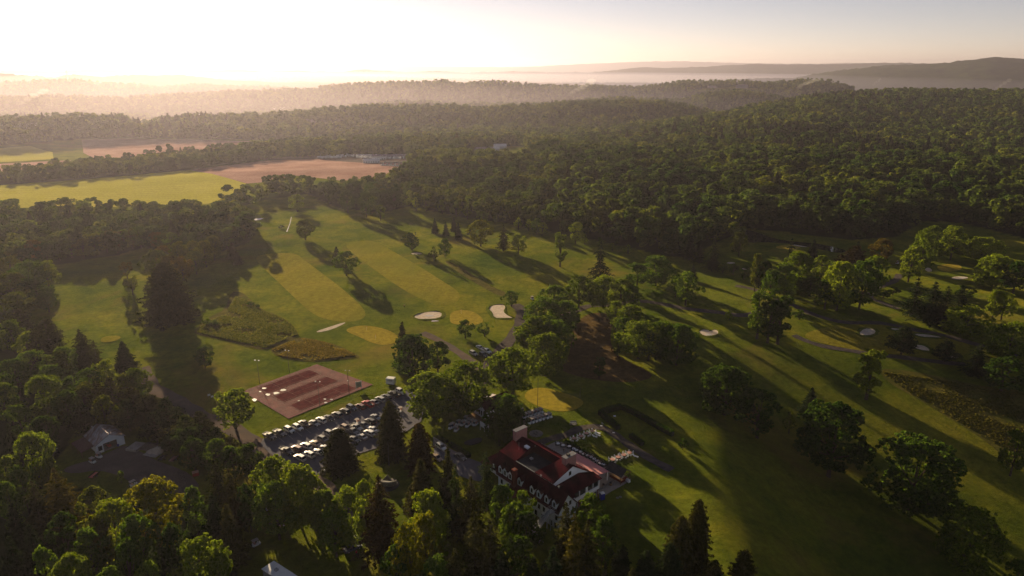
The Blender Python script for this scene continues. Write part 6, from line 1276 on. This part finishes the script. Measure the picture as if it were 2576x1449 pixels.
B(TM, [('oak',298,1282,1163,98,'l'), ('oak',192,1258,1072,125,'d'), ('oak',50,1222,1060,125,'d'), ('small',565,1208,1105,60,'l'), ('small',640,1215,1108,72,'l'), ('small',762,1232,1125,82,'l'), ('small',868,1255,1138,88,'l'), ('small',952,1272,1165,80,'l'), ('oak',1075,1300,1215,95,'g'), ('small',1160,1312,1255,40,'d'),
        ('tall',400,1190,1040,130,'d'), ('tall',290,1150,1000,110,'o')])
B(MM, [('spruce',708,120,6,64,'d'), ('spruce',790,137,32,58,'d'), ('spruce',850,105,-5,56,'d'), ('spruce',884,165,38,72,'d'), ('spruce',972,125,48,54,'d'), ('oak',1052,218,26,200,'y'), ('ragspruce',1226,248,52,115,'o'), ('oak',1336,280,130,125,'l'), ('ball',530,248,116,128,'d'),
        ('oak',783,300,166,108,'g'), ('small',700,330,222,78,'o'), ('tall',1650,372,118,120,'l'), ('oak',1766,198,42,130,'l'), ('small',1838,205,143,72,'l'), ('small',1336,92,2,66,'l'), ('small',1412,104,14,62,'l'), ('oak',1515,138,40,85,'l'), ('oak',1475,125,10,80,'g'),
        ('small',1950,218,150,60,'g'), ('small',2045,252,194,62,'l'), ('small',2163,278,208,72,'l'), ('ragspruce',1948,500,178,180,'d'), ('oak',2230,530,350,200,'g'), ('big',2372,515,298,260,'g'), ('oak',1284,672,560,142,'g'), ('oak',935,912,782,140,'g'),
        ('small',1082,898,798,125,'g'), ('big',540,1222,900,330,'d'), ('oak',728,1165,945,195,'d'), ('tall',1945,1215,1062,112,'d'), ('small',2084,1060,905,100,'d'), ('oak',2520,600,440,150,'g')])
T(MM, [('spruce',455,785,140,'o',22), ('oak',1610,520,230,'g',14), ('big',1800,448,250,'l',17), ('big',1985,452,240,'l',17), ('oak',2110,470,210,'l',15), ('oak',2200,520,160,'g',13), ('big',1530,625,330,'g',16), ('big',1680,640,260,'g',16), ('big',1470,750,340,'l',17), ('big',1620,790,280,'g',16),
        ('big',1545,888,340,'l',18), ('big',1290,1005,420,'l',19), ('big',940,1112,400,'l',19), ('big',680,1185,420,'l',17), ('oak',2080,640,180,'l',14), ('oak',2180,665,230,'l',15), ('oak',2130,760,160,'g',13), ('big',2260,790,360,'l',17), ('big',2430,800,260,'g',17), ('big',2550,820,330,'g',18),
        ('oak',1420,800,200,'l',14), ('oak',2330,870,260,'d',13)])
T(BM, [('big',1240,92,270,'g',16), ('oak',1190,180,240,'d',14), ('oak',1340,210,180,'d',12), ('oak',1290,300,200,'d',9)])
B(BM, [('fullspruce',385,545,130,250,'o'), ('fullspruce',600,640,295,225,'b'), ('spruce',612,965,560,290,'o'), ('bush',905,880,845,60,'y')])
TREES.append(('B', 'fullspruce', 858, 1178, 1078, 98, 'o'))
TREES.append(('B', 'spruce', 985, 1120, 1005, 30, 'o'))
T(BM, [('spruce',800,480,180,'o',18), ('ragspruce',860,605,220,'g',21), ('ragspruce',975,700,270,'o',20), ('ragspruce',1092,505,230,'g',19), ('big',650,830,300,'l',17), ('big',700,925,260,'l',16), ('big',500,1070,280,'y',20), ('big',620,1000,240,'y',18),
        ('ragspruce',275,690,370,'b',24), ('oak',165,745,200,'l',14), ('big',30,812,290,'l',17), ('oak',-70,930,260,'g',15), ('oak',1370,832,230,'l',13), ('oak',1220,780,240,'g',12), ('oak',1300,920,280,'g',14), ('ragspruce',1000,950,340,'o',22), ('ragspruce',1120,1020,300,'o',20), ('oak',1400,980,260,'d',14),
        ('ragspruce',1700,890,260,'o',20), ('ragspruce',1760,985,330,'y',22), ('oak',1880,855,250,'g',13), ('oak',1985,1020,230,'d',14), ('ragspruce',1860,1030,300,'o',19), ('fullspruce',2120,1210,190,'d',13), ('fullspruce',2310,1255,220,'d',13), ('fullspruce',2490,1200,240,'d',13), ('spruce',1995,1345,140,'o',14), ('spruce',1600,1230,260,'d',17),
        ('oak',400,1230,280,'d',16), ('oak',1330,1180,320,'d',15), ('spruce',1200,1260,260,'d',17), ('spruce',860,1240,280,'o',19), ('spruce',1450,1300,260,'d',15), ('oak',700,1330,320,'g',17), ('spruce',2200,1380,170,'o',13)])
B(BR, [('big',312,232,-117,420,'d'), ('oak',560,405,48,360,'d'), ('small',800,372,210,115,'o'), ('spruce',948,250,18,165,'d'), ('big',1100,695,155,540,'d'), ('big',1710,945,428,690,'d'), ('big',2120,1410,938,460,'l'), ('oak',2470,692,345,220,'l'), ('bush',0,495,415,75,'d')])
T(BR, [('fullspruce',130,872,250,'o',19), ('fullspruce',480,1255,260,'o',13), ('oak',2560,1335,220,'g',12), ('fullspruce',0,1000,260,'o',16), ('fullspruce',250,1330,220,'o',12)])
B(MR, [('tall',1385,1372,985,235,'l'), ('pine',1648,1035,822,225,'d'), ('pine',1975,1090,928,205,'d'), ('tall',560,915,556,190,'g'), ('tall',715,955,585,230,'d'), ('tall',640,945,640,200,'d'), ('oak',422,293,112,135,'o'), ('ragspruce',220,402,160,120,'d'), ('ragspruce',50,322,80,150,'d'), ('ragspruce',125,345,170,90,'d'),
        ('spruce',72,482,348,82,'d'), ('oak',20,665,412,225,'g'), ('ragspruce',795,425,152,125,'d'), ('spruce',972,335,162,112,'d'), ('spruce',1308,300,178,80,'d'), ('pine',1285,402,215,240,'b'), ('oak',1492,332,163,175,'b'), ('oak',1445,560,295,215,'l'), ('big',850,560,268,250,'l'), ('big',760,605,350,220,'g'),
        ('big',955,595,445,250,'g'), ('oak',1035,470,288,150,'l'), ('big',1160,705,338,290,'l'), ('big',1330,695,325,270,'g'), ('oak',1070,690,480,240,'d'), ('oak',1700,490,220,185,'l'), ('oak',1790,400,118,200,'l'), ('oak',1860,330,62,220,'l'), ('oak',2020,320,68,215,'l'), ('big',2240,345,148,300,'l'),
        ('big',2330,530,288,300,'l'), ('oak',2490,575,330,250,'d'), ('ragspruce',1730,745,450,220,'d'), ('ragspruce',1855,800,475,250,'d'), ('ragspruce',1955,795,508,220,'d'), ('ragspruce',2060,780,520,200,'d'), ('big',2130,885,680,360,'l'), ('oak',2335,765,545,165,'l'), ('oak',2400,775,560,185,'l'),
        ('big',2445,1075,798,330,'l'), ('ragspruce',2200,1195,948,240,'d'), ('oak',2400,1310,1060,330,'d'), ('bush',352,775,705,62,'l'), ('bush',1512,605,548,120,'d'), ('bush',1585,585,524,90,'d'), ('oak',540,560,280,120,'o'), ('oak',600,570,330,130,'d'), ('oak',460,470,370,90,'d'), ('bush',380,430,350,70,'g'), ('bush',300,420,345,70,'g'),
        ('oak',650,640,400,150,'g'), ('oak',2140,620,520,150,'d'), ('bush',880,770,700,110,'g')])
T(ML, [('big',190,335,270,'g',19), ('oak',330,335,190,'l',16), ('oak',60,300,200,'o',15), ('oak',60,785,200,'l',15), ('oak',180,875,210,'l',15), ('pine',135,690,200,'o',15), ('pine',335,765,240,'o',16), ('pine',260,860,230,'o',16), ('ragspruce',590,845,240,'o',17), ('ragspruce',700,930,180,'o',16), ('oak',480,985,210,'g',14),
        ('oak',1015,1150,220,'l',12), ('oak',940,1190,200,'o',12), ('oak',770,1085,180,'l',13), ('oak',655,1145,200,'g',13), ('oak',375,1125,230,'g',13), ('big',300,1212,310,'l',17), ('oak',520,1215,190,'g',14), ('oak',0,1265,190,'l',16), ('pine',820,1210,190,'o',12), ('pine',1120,1345,280,'o',11), ('oak',430,1010,180,'o',14),
        ('oak',240,1010,240,'g',15), ('oak',90,1080,260,'g',15), ('oak',610,1280,200,'o',13), ('pine',720,1250,200,'o',13), ('pine',980,1290,230,'o',12), ('oak',60,430,260,'o',17), ('oak',240,460,230,'d',16), ('oak',330,520,180,'d',14), ('oak',90,580,280,'o',17)])
T(BL, [('big',215,388,310,'l',18), ('oak',120,165,220,'g',15), ('pine',940,120,220,'d',12), ('pine',1090,95,250,'o',12), ('pine',1240,110,240,'d',12), ('pine',1390,240,240,'g',12), ('pine',1500,210,220,'o',12), ('pine',1620,330,210,'d',12), ('pine',1730,400,210,'o',12), ('oak',1870,470,220,'d',12), ('oak',1420,340,260,'d',11), ('oak',1600,440,240,'g',12),
        ('ragspruce',1610,555,280,'o',19), ('ragspruce',1720,640,270,'o',19), ('big',2060,560,330,'l',18), ('big',2230,640,340,'l',19), ('big',2350,700,230,'l',17), ('big',2060,760,330,'g',17), ('big',1130,752,440,'y',19), ('oak',1440,785,230,'g',16), ('spruce',1590,830,260,'d',19), ('ragspruce',400,640,340,'y',19),
        ('ragspruce',230,720,280,'o',19), ('oak',660,800,250,'o',17), ('big',830,900,340,'l',18), ('big',1010,1010,330,'g',19), ('big',1480,1175,420,'l',19), ('big',1640,1290,240,'l',17), ('big',500,1310,340,'l',19), ('oak',320,1245,240,'g',18), ('oak',1110,1340,200,'g',16), ('oak',800,1400,230,'g',16), ('spruce',60,300,160,'d',17),
        ('oak',40,560,220,'l',17), ('oak',130,620,200,'g',16), ('oak',40,750,220,'g',17), ('spruce',80,900,260,'d',19), ('spruce',210,1060,280,'d',19), ('spruce',60,1150,260,'d',19), ('oak',640,1120,300,'g',18), ('oak',1290,1080,240,'d',17), ('oak',930,1190,300,'g',18), ('oak',1850,760,160,'d',15), ('spruce',1700,900,260,'o',18),
        ('oak',1270,400,150,'d',6), ('bush',900,660,60,'g',4), ('oak',700,1000,260,'o',17), ('oak',430,1000,260,'d',17), ('pine',600,150,220,'d',12), ('oak',760,100,200,'o',13), ('oak',480,60,220,'g',14), ('oak',330,250,230,'d',14), ('pine',1150,220,220,'d',11), ('oak',620,0,200,'o',13), ('oak',1440,420,200,'d',11), ('oak',1740,480,200,'g',12), ('oak',2450,820,260,'l',16), ('oak',30,20,200,'g',15)])
ORD = ['closest', 'second closest', 'third closest', 'fourth closest', 'fifth closest', 'sixth closest', 'seventh closest', 'eighth closest', 'ninth closest', 'tenth closest'] + ['%dth closest' % k for k in range(11, 60)]
def trees():
    rs = random.Random(11); recs = []
    # front row of the left wood, one by one
    edge = [(0,690),(70,672),(143,657),(215,648),(283,637),(330,624),(380,622),(425,640),(475,644),(520,636),(565,628),(600,612),(622,596),(618,575),(600,556)]
    for k in range(34):
        t = k / 33 * (len(edge) - 1); i = min(int(t), len(edge) - 2); f = t - i
        x = edge[i][0] * (1 - f) + edge[i + 1][0] * f; y = edge[i][1] * (1 - f) + edge[i + 1][1] * f
        TREES.append(('F', 'oak' if rs.random() < .75 else 'tall', x, y + rs.uniform(-4, 3), rs.uniform(12, 16.5), 0, rs.choice('ggodob')))
    for x, y in [(400,700),(430,712),(462,705),(495,690),(520,672),(415,672),(455,668),(490,660),(540,655)]:
        TREES.append(('F', 'oak', x, y, rs.uniform(13, 17), 0, rs.choice('oodb')))
    for n, r in enumerate(TREES):
        form, kind, x = r[:3]; v = PROTO[kind][n % len(PROTO[kind])]
        if form == 'B':
            yb, yt, wpx, tn = r[3:]; p = at(x, yb); u, d, e = ray(x, yt); t = math.hypot(p.x, p.y) / math.hypot(u, d); h = CAMH + e * t - p.z
        elif form == 'T':
            yt, h, wpx, tn = r[3:]; p = at(x, yt, h)
        else:
            yb, h, _, tn = r[3:]; p = at(x, yb); wpx = 0; yt = px(p.x, p.y, p.z + h)[1]
        if p.length > 2500: continue
        Wm = wpx * depth(p.x, p.y, p.z + h / 2) / FPX if wpx else h * rs.uniform(0.8, 1.0)
        h = max(h, 1.2)
        crown, trunk, H0, W0 = v
        s = Wm / W0; root = empty(KNAME[kind][0], p, rs.uniform(0, 6.28), None, 'shrub' if kind == 'bush' else 'tree', None, (s, s, h / H0))
        c = obj('crown', crown, root); obj('trunk', trunk, root)
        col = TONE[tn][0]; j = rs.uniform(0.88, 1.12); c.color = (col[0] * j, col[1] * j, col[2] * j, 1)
        cx, cyy = px(p.x, p.y, p.z + h * .6)
        lm = min(LAND, key=lambda q: (LAND[q][0] - cx) ** 2 + (LAND[q][1] - cyy) ** 2)
        recs.append((root, kind, tn, lm, math.hypot(LAND[lm][0] - cx, LAND[lm][1] - cyy), form))
    byk = {}
    for q in recs:
        byk.setdefault((q[1], q[2], q[3]), []).append(q)
    for (kind, tn, lm), L in byk.items():
        L.sort(key=lambda q: q[4]); nm = KNAME[kind][1]
        for k, q in enumerate(L):
            if len(L) == 1: lab = 'the only %s %s by the %s' % (TONE[tn][1], nm, lm)
            else: lab = '%s %s, %s such to the %s' % (TONE[tn][1], nm, ORD[k], lm)
            q[0]['label'] = lab; q[0]['group'] = 'shrubs on the course' if kind == 'bush' else ('trees in the left wood' if q[5] == 'F' else ('conifers on the grounds' if 'spruce' in kind or kind == 'pine' else 'broadleaf trees on the grounds'))
    print('trees', len(recs))
# ================================================================== build
ground(); covers(); courts()
tall_grass('tall_grass', ML((1780,600),(1890,640),(1960,700),(2100,750),(2200,810),(2250,890),(2000,990),(1700,920),(1480,870),(1560,790),(1700,740)), 16000, 'scrubby tall grass and weeds filling the larger unmown patch', 1, 0.9, ((0.035, 0.06, 0.012), (0.13, 0.13, 0.03)))
tall_grass('tall_grass', [(685,880),(753,851),(800,858),(850,870),(895,895),(840,902),(780,908),(705,897)], 6000, 'dry tall grass in the smaller unmown patch above the courts', 2, 0.6, ((0.06, 0.06, 0.018), (0.15, 0.12, 0.035)))
tall_grass('tall_grass', [(2215,935),(2400,960),(2480,980),(2576,990),(2640,1180),(2480,1105),(2400,1055),(2290,990)], 7000, 'tussocky dry grass on the rough slope at right', 3, 0.3, ((0.07, 0.075, 0.015), (0.17, 0.14, 0.035)))
clubhouse(); patio(); buildings(); forests(); trees(); hedges(); minor(); vehicles(); furniture(); people(); mist()
# ================================================================== haze (the air itself)
def haze():
    b = MB().box(-27500, -300, -900, 27500, 28500, (420))
    o = b.build('haze', vol('haze', 0.6e-4, (0.44, 0.42, 0.54), 0.55)); tag(o, 'pale haze lying over the valley and hills', 'haze', kind='stuff')
haze()
